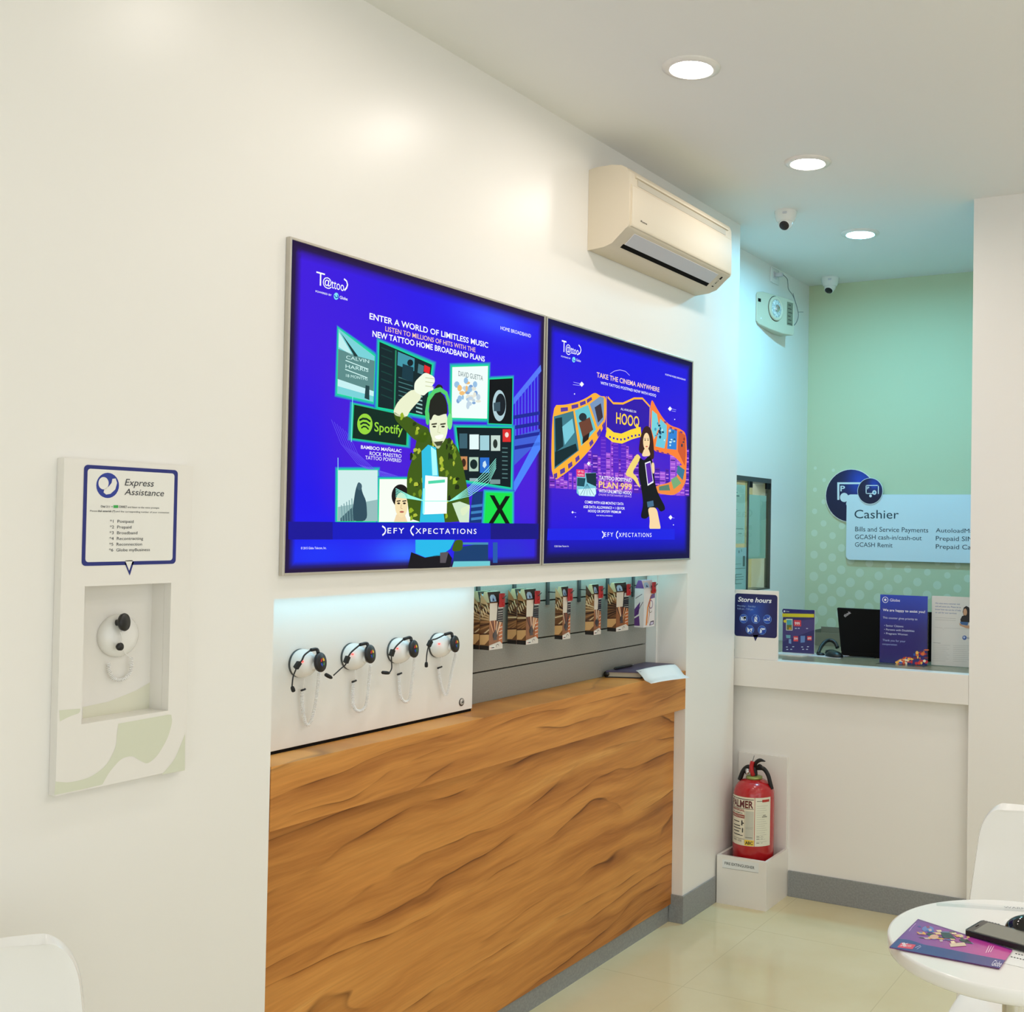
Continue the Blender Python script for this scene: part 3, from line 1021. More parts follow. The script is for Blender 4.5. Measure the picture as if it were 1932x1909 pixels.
# head
PL.spoly(g, [(835, 1110), (905, 1100), (895, 1150), (870, 1195), (835, 1150)], SKD, 8)
PL.ell(g, (872, 1060), 50, 104, SK, 8.6)
PL.spoly(g, [(818, 1010), (822, 930), (845, 890), (890, 885), (915, 930), (920, 1000), (900, 1000), (870, 1012), (845, 1000), (828, 1040)], rgb(34, 36, 30), 9)
PL.spoly(g, [(850, 860), (870, 838), (895, 850), (890, 890), (850, 892)], rgb(34, 36, 30), 9)
for x in (848, 895):
    PL.poly(g, [(x - 15, 1052), (x + 14, 1048), (x + 14, 1056), (x - 15, 1060)], rgb(60, 60, 40), 9.2); PL.ell(g, (x, 1068), 10, 5, rgb(50, 50, 36), 9.2)
PL.stroke(g, [(873, 1060), (866, 1098), (880, 1102)], 0.002, SKD, 9.2)
PL.spoly(g, [(848, 1118), (900, 1108), (895, 1128), (875, 1138), (855, 1132)], rgb(250, 252, 244), 9.3)
PL.poly(g, [(846, 1150), (895, 1145), (885, 1170), (862, 1172)], rgb(70, 74, 50), 9.2)
hp = [(812, 1050), (806, 990), (818, 920), (848, 878), (880, 868), (912, 890), (930, 950), (936, 1030)]
PL.stroke(g, hp, 0.0125, rgb(84, 206, 110), 9.6)
PL.ell(g, (931, 1040), 14, 44, rgb(120, 226, 140), 9.8)
PL.ell(g, (812, 1020), 10, 40, rgb(84, 206, 110), 9.8)
# blue band and below
PL.poly(g, [(62, 1578), (1408, 1589), (1408, 1672), (62, 1674)], rgb(22, 26, 190), 11)
PL.poly(g, [(62, 1578), (300, 1580), (300, 1674), (62, 1674)], rgb(26, 22, 150), 11.2)
PL.poly(g, [(1150, 1587), (1408, 1589), (1408, 1672), (1150, 1673)], rgb(24, 20, 130), 11.2)
PL.poly(g, [(748, 1676), (960, 1676), (935, 1725), (880, 1762), (800, 1770), (748, 1748)], rgb(40, 184, 232), 7)
PL.spoly(g, [(960, 1676), (1005, 1676), (1000, 1735), (940, 1740)], CAMO, 7)
PL.poly(g, [(725, 1742), (800, 1772), (925, 1745), (945, 1775), (930, 1830), (706, 1830)], rgb(26, 24, 30), 7)
PL.poly(g, [(880, 1745), (925, 1740), (910, 1800), (880, 1800)], rgb(90, 84, 90), 8)
PL.poly(g, [(960, 1720), (1140, 1690), (1140, 1790), (950, 1800)], rgb(24, 62, 110), 5)
PL.poly(g, [(990, 1690), (1140, 1690), (1140, 1702), (985, 1702)], rgb(70, 140, 180), 6)
PL.poly(g, [(955, 1792), (1150, 1790), (1150, 1822), (945, 1826)], rgb(110, 200, 210), 6)
PL.poly(g, [(1165, 1690), (1190, 1690), (1190, 1800), (1165, 1800)], rgb(40, 90, 170), 6)
# marks and lettering
T1 = MB()
PL.text(T1, 'T', (216, 305), (262, 310), (216, 232), WHITE, 3, bold=-0.005)
PL.text(T1, '@', (252, 306), (300, 310), (252, 262), WHITE, 3, bold=0.005)
PL.text(T1, 'ttoo', (298, 323), (366, 330), (298, 272), WHITE, 3)
PL.stroke(T1, [(366, 274), (380, 286), (385, 305), (380, 322), (368, 336)], 0.004, WHITE, 3)
PL.text(T1, 'POWERED BY', (213, 345), (299, 362), (213, 335), WHITE, 3, bold=0.006)
PL.ell(T1, (324, 367), 13, 19, rgb(130, 226, 246), 3)
PL.stroke(T1, [(314, 362), (322, 376), (333, 372), (330, 360)], 0.003, rgb(24, 70, 190), 4)
PL.text(T1, 'Globe', (343, 380), (385, 386), (343, 364), WHITE, 3, bold=0.01)
T1.build('logo', M_screen, p1); T1 = MB()
PL.text(T1, 'ENTER A WORLD OF LIMITLESS MUSIC', (503, 489), (1141, 640), (503, 457), WHITE, 3, bold=0.016)
PL.text(T1, 'LISTEN TO MILLIONS OF HITS WITH THE', (588, 554), (1073, 664), (588, 528), rgb(255, 206, 170), 3, bold=0.004)
PL.text(T1, 'NEW TATTOO HOME BROADBAND PLANS', (519, 583), (1123, 712), (519, 552), WHITE, 3, bold=0.018)
T1.build('headline', M_screen, p1); T1 = MB()
PL.text(T1, 'HOME BROADBAND', (1208, 546), (1371, 584), (1208, 527), WHITE, 3)
T1.build('product_line', M_screen, p1); T1 = MB()
PL.text(T1, 'BAMBOO MAÑALAC', (455, 1186), (673, 1202), (455, 1168), WHITE, 6, bold=0.014)
PL.text(T1, 'ROCK MAESTRO', (502, 1221), (673, 1230), (502, 1201), WHITE, 6)
PL.text(T1, 'TATTOO POWERED', (479, 1243), (672, 1256), (479, 1224), WHITE, 6)
T1.build('caption', M_screen, p1); T1 = MB()
PL.text(T1, 'EFY', (594, 1641), (684, 1643), (594, 1612), WHITE, 12, bold=0.004, spacing=1.3)
PL.text(T1, 'XPECTATIONS', (745, 1643), (1073, 1645), (745, 1614), WHITE, 12, bold=0.004, spacing=1.3)
PL.stroke(T1, [(566, 1602), (580, 1612), (585, 1625), (580, 1640), (567, 1652)], 0.0042, WHITE, 12.2)
PL.stroke(T1, [(736, 1602), (724, 1612), (719, 1626), (724, 1640), (735, 1652)], 0.0042, WHITE, 12.2)
T1.build('slogan', M_screen, p1); T1 = MB()
PL.text(T1, '© 2015 Globe Telecom, Inc.', (134, 1727), (271, 1727), (134, 1715), WHITE, 3)
g.build('backlit_print', M_screen, p1)
T1.build('small_print', M_screen, p1)

# --- second poster
Y0, Y1, Z0, Z1 = 2.843, 3.834, 1.379, 2.137
p2 = poster_shell('lit_poster', 'blue backlit poster with an orange film strip and a woman in black, beside the column', Y0, Y1, Z0, Z1)
PL = Plane(0, 0.011, 1, (1020, 580, 300 / 1145, 500 / 1909), 0.00035)
g = MB()


def ground2(s, q):
    c = lerp3((62, 26, 206), (26, 20, 226), min(1, gs(s, q, 0.5, 1.0, 0.9, 0.35) + gs(s, q, 0.6, 0.05, 0.9, 0.22)))
    c = lerp3(c, (104, 48, 190), 0.55 * gs(s, q, 0.45, 0.42, 0.5, 0.14))
    c = lerp3(c, (20, 24, 110), 0.8 * max(0, 1 - q / 0.14))
    return c


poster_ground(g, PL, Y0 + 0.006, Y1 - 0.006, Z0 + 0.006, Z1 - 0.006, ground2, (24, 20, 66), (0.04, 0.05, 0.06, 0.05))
# night city
random.seed(5)
x = 62
while x < 1040:
    w = random.uniform(22, 52)
    top = random.uniform(940, 1130) + (60 if x > 640 else 0) + (130 if x < 300 else 0)
    bot = 1300 + (x - 60) * 0.06
    c = random.choice([(110, 44, 186), (140, 66, 206), (84, 34, 176), (160, 86, 214)])
    PL.poly(g, [(x, top), (x + w, top + 4), (x + w, bot), (x, bot)], rgb(*c), 1 + random.random() * 0.4)
    for k in range(int((bot - top) / 26)):
        yy = top + 12 + k * 26
        PL.poly(g, [(x + 4, yy), (x + w - 4, yy + 1), (x + w - 4, yy + 9), (x + 4, yy + 8)], rgb(196, 130, 232) if (k + int(x)) % 3 else rgb(60, 22, 140), 2)
    x += w + random.uniform(-6, 8)
for x0, t0 in ((520, 700), (575, 760), (430, 930), (745, 900)):
    PL.poly(g, [(x0, t0), (x0 + 40, t0 + 4), (x0 + 40, 1190), (x0, 1190)], rgb(90, 36, 196), 2.4)
    for k in range(16):
        PL.stroke(g, [(x0 + 4, t0 + 24 + k * 26), (x0 + 36, t0 + 26 + k * 26)], 0.0014, rgb(150, 90, 226), 2.6)
OR, YE = rgb(255, 178, 56), rgb(255, 216, 60)
NAVY = rgb(50, 24, 170)
PL.spoly(g, [(82, 703), (170, 702), (260, 682), (330, 650), (388, 610), (430, 640), (470, 640), (466, 830), (400, 965), (300, 1085), (200, 1180), (70, 1265)], OR, 4)
PL.poly(g, [(92, 785), (232, 745), (272, 1030), (96, 1165)], rgb(64, 122, 136), 5)
PL.poly(g, [(100, 800), (150, 790), (160, 1000), (105, 1040)], rgb(22, 50, 58), 6)
PL.poly(g, [(150, 860), (225, 800), (240, 900), (170, 990)], rgb(120, 200, 216), 6)
PL.poly(g, [(100, 1040), (250, 980), (262, 1030), (98, 1150)], rgb(20, 44, 50), 6)
PL.poly(g, [(243, 742), (338, 702), (396, 880), (290, 998)], rgb(104, 196, 206), 5)
PL.poly(g, [(270, 830), (350, 790), (375, 880), (300, 940)], rgb(110, 66, 50), 6); PL.ell(g, (300, 790), 28, 30, rgb(40, 50, 56), 6)
PL.poly(g, [(300, 930), (350, 900), (340, 950), (296, 985)], rgb(40, 30, 30), 6)
PL.poly(g, [(350, 695), (425, 640), (452, 650), (452, 810), (408, 862)], rgb(120, 150, 190), 5)
PL.poly(g, [(385, 720), (430, 690), (445, 790), (410, 830)], rgb(60, 50, 60), 6)
for q in ([(140, 722), (192, 718), (193, 744), (141, 753)], [(218, 704), (266, 694), (268, 720), (220, 732)], [(278, 686), (318, 670), (322, 694), (282, 710)], [(328, 664), (362, 644), (368, 664), (332, 690)],
          [(90, 1200), (115, 1190), (116, 1225), (92, 1236)], [(135, 1170), (170, 1152), (172, 1186), (138, 1204)], [(192, 1130), (222, 1108), (226, 1140), (196, 1164)], [(245, 1085), (272, 1062), (278, 1092), (250, 1118)],
          [(345, 975), (368, 948), (378, 975), (354, 1005)], [(400, 905), (425, 870), (434, 900), (410, 935)], [(438, 850), (455, 822), (458, 850), (444, 872)]):
    PL.poly(g, q, rgb(90, 60, 160), 6)
# middle frame
PL.poly(g, [(478, 640), (520, 680), (600, 690), (680, 655), (740, 660), (785, 720), (782, 880), (720, 880), (640, 900), (560, 930), (472, 880)], NAVY, 4)
PL.stroke(g, [(480, 645), (520, 690), (590, 692), (670, 655), (730, 655), (785, 715)], 0.007, OR, 5)
PL.stroke(g, [(470, 895), (520, 935), (580, 945), (650, 915), (720, 895)], 0.034, YE, 5)
for k in range(9):
    t = k / 8
    xx = 490 + t * 210; yy = 925 + 18 * math.sin(math.pi * min(1, t * 1.3)) - 26 * max(0, t - 0.45)
    PL.poly(g, [(xx, yy), (xx + 12, yy + 2), (xx + 12, yy + 16), (xx, yy + 14)], NAVY, 6)
for (a, b) in (((470, 640), (470, 885)), ((784, 720), (780, 870))):
    PL.stroke(g, [a, b], 0.004, OR, 5)
# right film
PL.spoly(g, [(800, 660), (830, 720), (880, 800), (930, 850), (1000, 872), (1045, 905), (1052, 1060), (1045, 1210), (1010, 1120), (945, 1062), (880, 1050), (806, 1032), (790, 900), (788, 700)], rgb(255, 130, 56), 4)
PL.spoly(g, [(1045, 1150), (1046, 1250), (1010, 1320), (950, 1356), (820, 1335), (820, 1285), (930, 1262), (990, 1200), (1000, 1130)], rgb(240, 140, 66), 4)
for q, c in (([(800, 740), (835, 770), (850, 860), (815, 950), (795, 880)], (120, 210, 220)), ([(858, 800), (905, 850), (905, 930), (888, 1015), (824, 1000), (845, 890)], (110, 200, 220)),
             ([(918, 870), (980, 885), (975, 1025), (908, 1018)], (50, 130, 214)), ([(990, 890), (1040, 920), (1042, 1060), (1035, 1140), (985, 1035)], (206, 90, 50)),
             ([(985, 1135), (1035, 1170), (1020, 1245), (975, 1190)], (60, 120, 150)), ([(935, 1240), (975, 1215), (1010, 1265), (955, 1310)], (120, 170, 120)), ([(850, 1290), (920, 1275), (930, 1318), (850, 1318)], (90, 130, 110))):
    PL.poly(g, q, rgb(*c), 5)
random.seed(9)
for k in range(26):
    x, y = random.choice([(840, 880), (870, 930), (945, 950), (945, 920), (1015, 980)])
    x += random.uniform(-20, 20); y += random.uniform(-50, 55)
    PL.ell(g, (x, y), random.uniform(4, 10), random.uniform(5, 14), rgb(*random.choice([(20, 60, 84), (200, 240, 246), (34, 90, 130), (160, 60, 40) if x > 990 else (70, 150, 190)])), 6, n=8)
for q in ((885, 818), (925, 858), (960, 872), (1000, 890), (830, 1025), (865, 1038), (905, 1046)):
    PL.poly(g, [(q[0], q[1]), (q[0] + 18, q[1] + 5), (q[0] + 18, q[1] + 18), (q[0], q[1] + 12)], rgb(120, 60, 130), 6)
# the woman
HAIR, SK = rgb(60, 34, 30), rgb(246, 216, 166)
PL.spoly(g, [(735, 870), (760, 850), (790, 870), (808, 960), (815, 1085), (790, 1100), (770, 1060), (735, 1060), (700, 1040), (712, 940)], HAIR, 7)
PL.ell(g, (757, 965), 24, 62, SK, 8)
for x in (747, 768):
    PL.ell(g, (x, 955), 5, 4, rgb(40, 26, 24), 9); PL.stroke(g, [(x - 7, 944), (x + 6, 943)], 0.0014, HAIR, 9)
PL.ell(g, (758, 1002), 8, 4, rgb(196, 60, 60), 9)
PL.spoly(g, [(742, 1015), (770, 1010), (790, 1070), (720, 1075)], SK, 7.5)
PL.spoly(g, [(690, 1050), (718, 1080), (690, 1130), (655, 1190), (690, 1220), (715, 1300), (700, 1290), (660, 1230), (606, 1210), (612, 1180), (650, 1110)], rgb(240, 214, 120), 7.6)
PL.spoly(g, [(705, 1075), (740, 1105), (775, 1065), (805, 1110), (815, 1250), (840, 1340), (900, 1450), (860, 1475), (830, 1430), (760, 1525), (712, 1515), (735, 1420), (722, 1310), (700, 1200)], rgb(22, 22, 26), 8)
PL.poly(g, [(745, 1120), (785, 1105), (808, 1260), (765, 1285)], rgb(240, 240, 250), 9)
PL.poly(g, [(750, 1128), (783, 1115), (802, 1250), (768, 1272)], rgb(90, 40, 170), 10)
PL.spoly(g, [(790, 1120), (812, 1115), (816, 1190), (800, 1200)], SK, 9.5)
PL.spoly(g, [(765, 1440), (830, 1440), (850, 1540), (862, 1602), (775, 1602), (782, 1530)], SK, 8.5)
PL.poly(g, [(760, 1400), (805, 1390), (810, 1430), (765, 1440)], rgb(70, 110, 140), 9)
# app picture and price flag
PL.poly(g, [(258, 1195), (395, 1190), (397, 1340), (385, 1362), (275, 1355), (256, 1335)], rgb(120, 196, 216), 5)
PL.poly(g, [(320, 1195), (396, 1192), (396, 1290), (330, 1260)], rgb(24, 50, 60), 6)
PL.poly(g, [(260, 1225), (320, 1230), (310, 1290), (258, 1285)], rgb(30, 76, 90), 6)
PL.poly(g, [(265, 1310), (390, 1300), (395, 1340), (380, 1360), (275, 1354)], rgb(206, 244, 250), 6)
for k in range(5):
    PL.stroke(g, [(330, 1270), (280 + k * 25, 1352)], 0.0018, rgb(60, 110, 130), 7)
PL.poly(g, [(252, 1165), (312, 1168), (314, 1222), (256, 1218)], rgb(226, 44, 110), 7)
# arch and stars
PL.stroke(g, [(500, 478), (530, 458), (570, 450), (610, 460), (640, 490)], 0.0022, rgb(190, 176, 250), 2)
for (x, y, s) in ((292, 553, 1.0), (240, 623, 0.3), (928, 730, 0.9), (962, 806, 0.25), (342, 1125, 0.8), (226, 1475, 0.5), (932, 1512, 0.9), (953, 1566, 0.25), (247, 1508, 0.2)):
    PL.poly(g, [(x - 16 * s, y), (x, y - 19 * s), (x + 16 * s, y), (x, y + 19 * s)], WHITE, 6)
for (a, b) in (((232, 538), (285, 550)), ((228, 556), (280, 562)), ((940, 730), (972, 738)), ((940, 745), (970, 750)), ((345, 1128), (372, 1133)), ((940, 1512), (960, 1517)), ((232, 1475), (252, 1478))):
    PL.stroke(g, [a, b], 0.0016, rgb(170, 170, 250), 6)
PL.poly(g, [(46, 1592), (960, 1594), (960, 1672), (40, 1676)], rgb(30, 34, 226), 9)
T2 = MB()
PL.text(T2, 'T', (150, 316), (182, 320), (150, 234), WHITE, 3)
PL.text(T2, '@', (178, 320), (214, 326), (178, 264), WHITE, 3)
PL.text(T2, 'ttoo', (214, 330), (272, 338), (214, 275), WHITE, 3)
PL.stroke(T2, [(272, 270), (284, 286), (289, 306), (284, 324), (272, 338)], 0.004, WHITE, 3)
PL.text(T2, 'POWERED BY', (146, 356), (214, 372), (146, 346), WHITE, 3)
PL.ell(T2, (237, 376), 12, 20, rgb(130, 226, 246), 3); PL.stroke(T2, [(230, 370), (236, 386), (245, 380)], 0.003, rgb(24, 70, 190), 4)
PL.text(T2, 'Globe', (254, 386), (287, 393), (254, 368), WHITE, 3)
T2.build('logo', M_screen, p2); T2 = MB()
PL.text(T2, 'TAKE THE CINEMA ANYWHERE', (402, 501), (854, 606), (402, 466), rgb(255, 214, 190), 3, bold=0.014)
PL.text(T2, 'WITH TATTOO POSTPAID NOW WITH HOOQ', (430, 552), (829, 640), (430, 532), WHITE, 3, bold=0.008)
T2.build('headline', M_screen, p2); T2 = MB()
PL.text(T2, 'ALL AVAILABLE ON', (574, 738), (684, 756), (574, 722), WHITE, 5)
PL.text(T2, 'HOOQ', (540, 834), (706, 856), (540, 756), YE, 5, bold=0.012)
PL.stroke(T2, [(686, 838), (706, 872)], 0.006, YE, 5.2)
T2.build('film_mark', M_screen, p2); T2 = MB()
PL.text(T2, 'TATTOO POSTPAID', (416, 1238), (652, 1252), (416, 1212), WHITE, 6, bold=0.012)
PL.text(T2, 'PLAN 999', (415, 1296), (652, 1312), (415, 1252), rgb(255, 216, 120), 6, bold=0.014)
PL.text(T2, 'WITH UNLIMITED HOOQ', (415, 1332), (650, 1344), (415, 1308), WHITE, 6, bold=0.012)
PL.text(T2, 'ONLINE ENTERTAINMENT SERVICE', (413, 1354), (650, 1364), (413, 1340), rgb(220, 190, 250), 6)
T2.build('plan_name', M_screen, p2); T2 = MB()
PL.text(T2, 'COMES WITH 6GB MONTHLY DATA', (316, 1410), (595, 1424), (316, 1391), WHITE, 3, bold=0.01)
PL.text(T2, '6GB DATA ALLOWANCE + 1 GB FOR', (307, 1444), (604, 1456), (307, 1425), WHITE, 3, bold=0.01)
PL.text(T2, 'HOOQ OR SPOTIFY PREMIUM', (340, 1474), (576, 1484), (340, 1456), WHITE, 3, bold=0.01)
PL.text(T2, 'FOR THE FULL EXPERIENCE', (400, 1502), (516, 1508), (400, 1493), WHITE, 3)
T2.build('offer_details', M_screen, p2); T2 = MB()
PL.text(T2, 'POSTPAID MOBILE BROADBAND', (896, 488), (1042, 524), (896, 476), WHITE, 3)
T2.build('product_line', M_screen, p2); T2 = MB()
PL.text(T2, 'UP TO', (262, 1188), (304, 1192), (262, 1174), WHITE, 8); PL.text(T2, 'UNLIMITED', (260, 1210), (306, 1216), (260, 1198), WHITE, 8)
T2.build('price_flag_text', M_screen, p2); T2 = MB()
PL.text(T2, 'EFY', (452, 1650), (516, 1652), (452, 1620), WHITE, 10, spacing=1.3)
PL.text(T2, 'XPECTATIONS', (556, 1653), (792, 1656), (556, 1623), WHITE, 10, spacing=1.3)
PL.stroke(T2, [(436, 1612), (446, 1624), (449, 1636), (446, 1650), (437, 1660)], 0.0042, WHITE, 10)
PL.stroke(T2, [(551, 1610), (541, 1624), (538, 1637), (541, 1652), (550, 1664)], 0.0042, WHITE, 10)
T2.build('slogan', M_screen, p2); T2 = MB()
PL.text(T2, '© 2015 Globe Telecom, Inc.', (97, 1726), (202, 1726), (97, 1714), WHITE, 3)
g.build('backlit_print', M_screen, p2)
T2.build('small_print', M_screen, p2)

# ------------------------------------------------------------------ headset board
hb = thing('headset_board', 'white display board holding four headsets above the walnut counter', 'display board', (-0.13, 2.24, 0.957))
HX = -0.10
MB().box((-0.17, NY0 + 0.003, 0.9635), (HX, 2.66, NZ - 0.004)).build('board', M_white, hb, 0.001)
tag(MB().box((-0.165, NY0 + 0.003, 0.9562), (HX - 0.0003, 2.655, 0.9634)).build('gap_shade_strip', M_dark, hb), 'black strip painting the shade in the gap')  # dark strip stands in for the shade of the open gap
bd = MB()
bd.lathe([(0.0115, 0.0), (0.0115, 0.0012), (0.0105, 0.0016), (0.0001, 0.0016)], (HX, 2.61, 0.988), (1, 0, 0), 28, col=rgb(70, 62, 54))
PB = Plane(0, HX + 0.0016, 1)
PB.disc(bd, 2.61, 0.9895, 0.0088, rgb(190, 186, 176), 1)
PB.shape(bd, [(2.6075, 0.984), (2.6165, 0.986), (2.6165, 0.993), (2.612, 0.990)], rgb(40, 36, 34), 2)
PB.disc(bd, 2.6065, 0.9935, 0.003, rgb(236, 232, 226), 2)
bd.build('badge', M_print, hb)

# four white docks and their headsets
C3 = (500, 1070, 1 / 4.83, 1 / 4.83)
DZ = 1.162


def dock(yc, label, led):
    t = thing('headset_dock', label, 'headset dock', (HX, yc, DZ), 'white headset docks on the display board')
    MB().lathe([(0.034, 0.0), (0.034, 0.005), (0.0325, 0.006)], (HX, yc, DZ), (1, 0, 0), 40, cap=True).build('base_ring', M_steel, t)
    d = MB()
    d.lathe([(0.0335, 0.006), (0.0345, 0.010), (0.034, 0.017), (0.0305, 0.026), (0.0255, 0.034), (0.019, 0.040), (0.012, 0.0435), (0.0, 0.0445)], (HX, yc, DZ), (1, 0, 0), 40)
    d.lathe([(0.010, 0.0), (0.0105, 0.010), (0.009, 0.016)], (HX + 0.034, yc + 0.006, DZ - 0.004), Vector((1, 0.1, 0)), 24)
    d.build('dome', M_gloss, t)
    p = unproject(C3[0] + led[0] / 4.83, C3[1] + led[1] / 4.83, 0, HX + 0.036)
    b = MB()
    b.lathe([(0.0022, -0.004), (0.0022, 0.001), (0.0001, 0.002)], p, (1, -0.35, 0.2), 12)
    b.build('indicator_light', M_led_red, t)
    return t


def headset(label, ear, band, pad, boom, mic, string, clip, cord):
    """all positions are read from the photo on vertical planes just in front of the board"""
    def P(x, y, X):
        return unproject(C3[0] + x / 4.83, C3[1] + y / 4.83, 0, X)
    XE, XB = HX + 0.056, HX + 0.047
    e = P(*ear, XE)
    t = thing('headset', label, 'headset', e, 'black headsets hung on the docks')
    ax = Vector((0.94, 0.30, 0.12))
    c = MB()
    c.lathe([(0.013, -0.010), (0.021, -0.008), (0.0235, -0.004), (0.0235, 0.0), (0.0215, 0.003), (0.0001, 0.0035)], e, ax, 36)
    cup = c.build('ear_cup', M_black, t)
    # colourful round mark on the cup
    lg = MB()
    axn = ax.normalized()
    u = axn.cross(Vector((0, 0, 1))).normalized(); w = u.cross(axn)
    for k, cc in enumerate(((200, 36, 40), (236, 190, 40), (60, 120, 70), (40, 70, 170))):
        a0 = math.pi / 2 * k + 0.2
        pts = [e + axn * 0.0042 + (u * math.cos(a0 + q * 0.22) + w * math.sin(a0 + q * 0.22)) * r for r, qs in ((0.0105, range(6)), (0.004, range(5, -1, -1))) for q in qs]
        lg.add(pts, [list(range(len(pts)))], 0, rgb(*cc))
    lg.build('logo', M_print, cup)
    bp = [P(*b, XE - 0.004 if i == 0 else XB) for i, b in enumerate(band)]
    MB().tube(smooth_path([bp[i] for i in range(3)], 5), 0.0042, 8).tube([bp[0], bp[0] * 0.5 + e * 0.5], 0.005, 8).build('hinge', M_black, t)
    MB().tube(smooth_path(bp[2:] + [P(*pad, XB)], 5), 0.0021, 8).build('headband', M_black, t)
    pc = P(*pad, XB)
    dirv = (bp[-1] - P(*boom[0], XB)).normalized()
    side = dirv.cross(Vector((1, 0, 0))).normalized()
    q = MB()
    hl, hw = 0.0085, 0.0052
    q.prism([pc + dirv * (a * hl) + side * (b * hw) - Vector((0.004, 0, 0)) for a, b in ((-1, -0.9), (-0.9, -1), (0.9, -1), (1, -0.9), (1, 0.9), (0.9, 1), (-0.9, 1), (-1, 0.9))], (0.009, 0, 0))
    q.build('temple_pad', M_rubber, t)
    bm_ = [pc] + [P(*b, XB) for b in boom]
    MB().tube(smooth_path(bm_, 5), 0.0016, 8).build('microphone_boom', M_black, t)
    m0, m1 = P(*mic[0], XB), P(*mic[1], XB)
    d = m1 - m0
    MB().tube([m0, m0 + d * 0.15, m0 + d * 0.5, m0 + d * 0.9, m1], 0.004, 10, radii=[0.0022, 0.0040, 0.0048, 0.0044, 0.0024]).build('microphone', M_rubber, t)
    XC = HX + 0.012
    st = [P(*s, XC + 0.01 * (1 - i)) for i, s in enumerate(string)]
    MB().tube(st, 0.0007, 6).build('cord_string', M_cordw, t)
    k0, k1 = P(clip[0] - 20, clip[1] + 8, XC), P(clip[0] + 20, clip[1] - 6, XC)
    MB().tube([k0, k1], 0.0026, 4).build('cord_clip', M_black, t)
    cp = [P(*s, XC + 0.026 * (i / (len(cord) - 1)) ** 2) for i, s in enumerate(cord)]
    MB().tube(coil_path(cp, 0.0032, 300, 7), 0.0014, 5).build('coiled_cord', M_cordw, t)
    return t


HS = [
    dict(y=1.990, led=(343, 860), ear=(512, 865), band=[(485, 780), (470, 748), (418, 754), (360, 800), (335, 850)], pad=(295, 893), boom=[(280, 935), (256, 1000), (246, 1085)],
         mic=[(246, 1085), (262, 1135)], string=[(362, 1012), (350, 1112)], clip=(348, 1116), cord=[(340, 1125), (338, 1200), (352, 1350), (380, 1438), (420, 1400), (450, 1280), (474, 1150), (494, 960)],
         w='first from the left', n='leftmost headset on the board, mic boom bent straight down'),
    dict(y=2.160, led=(800, 792), ear=(965, 790), band=[(940, 722), (925, 694), (865, 706), (795, 765), (768, 800)], pad=(744, 842), boom=[(735, 885), (690, 925), (625, 985)],
         mic=[(610, 1010), (548, 975)], string=[(822, 935), (813, 1035)], clip=(812, 1038), cord=[(805, 1048), (800, 1180), (815, 1285), (862, 1312), (912, 1275), (935, 1160), (962, 890)],
         w='second from the left', n='headset second from the left, mic boom reaching far out to the lower left'),
    dict(y=2.327, led=(1208, 740), ear=(1362, 742), band=[(1335, 672), (1322, 640), (1265, 655), (1210, 705), (1182, 740)], pad=(1156, 780), boom=[(1152, 830), (1154, 920), (1130, 968)],
         mic=[(1135, 965), (1065, 958)], string=[(1226, 860), (1226, 965)], clip=(1226, 970), cord=[(1222, 980), (1228, 1120), (1245, 1200), (1285, 1228), (1320, 1190), (1338, 1050), (1364, 820)],
         w='third from the left', n='headset third from the left, mic boom hooked sideways at its end'),
    dict(y=2.494, led=(1590, 698), ear=(1737, 698), band=[(1708, 630), (1695, 600), (1640, 612), (1570, 648), (1520, 665)], pad=(1500, 695), boom=[(1484, 740), (1474, 800), (1470, 860)],
         mic=[(1470, 862), (1470, 912)], string=[(1606, 815), (1594, 910)], clip=(1592, 912), cord=[(1582, 922), (1602, 1050), (1625, 1130), (1645, 1166), (1670, 1115), (1700, 960), (1742, 775)],
         w='rightmost', n='rightmost headset on the board, hung flat with a short straight mic boom'),
]
for h in HS:
    dock(h['y'], 'white round dock with a red light, %s on the display board' % h['w'], h['led'])
for h in HS:
    headset('black ' + h['n'], h['ear'], h['band'], h['pad'], h['boom'], h['mic'], h['string'], h['clip'], h['cord'])

# light strips under the niche head
tag(MB().box((-0.060, NY0 + 0.03, NZ - 0.0032), (-0.036, 2.655, NZ - 0.0004)).build('light_strip', M_ledstrip), 'bluish light strip along the niche head above the headset board', 'light strip')
tag(MB().box((-0.130, 2.69, NZ - 0.008), (-0.122, 3.80, NZ - 0.0005)).build('light_strip', mat('dim teal light strip', (0.35, 0.9, 1.0, 1), 0.5, emit=LED_STRENGTH * 1.2)), 'dim light strip along the niche head above the slatwall', 'light strip')

# ------------------------------------------------------------------ slatwall with hooks and packs
sw = thing('slatwall', 'grey grooved slatwall panel at the back of the niche', 'slatwall panel', (SLX, 3.25, 0.956))
b = MB()
zs = [0.9562, 1.0475, 1.0515, 1.127, 1.131, 1.249, 1.2535, NZ - 0.001]
for i in range(0, 8, 2):
    b.box((-0.205, 2.662, zs[i]), (SLX, 3.829, zs[i + 1]))
b.build('slats', M_slat, sw, 0.0008)
MB().box((-0.205, 2.662, 0.96), (-0.186, 3.829, NZ - 0.003)).build('groove_backing', M_dark, sw)

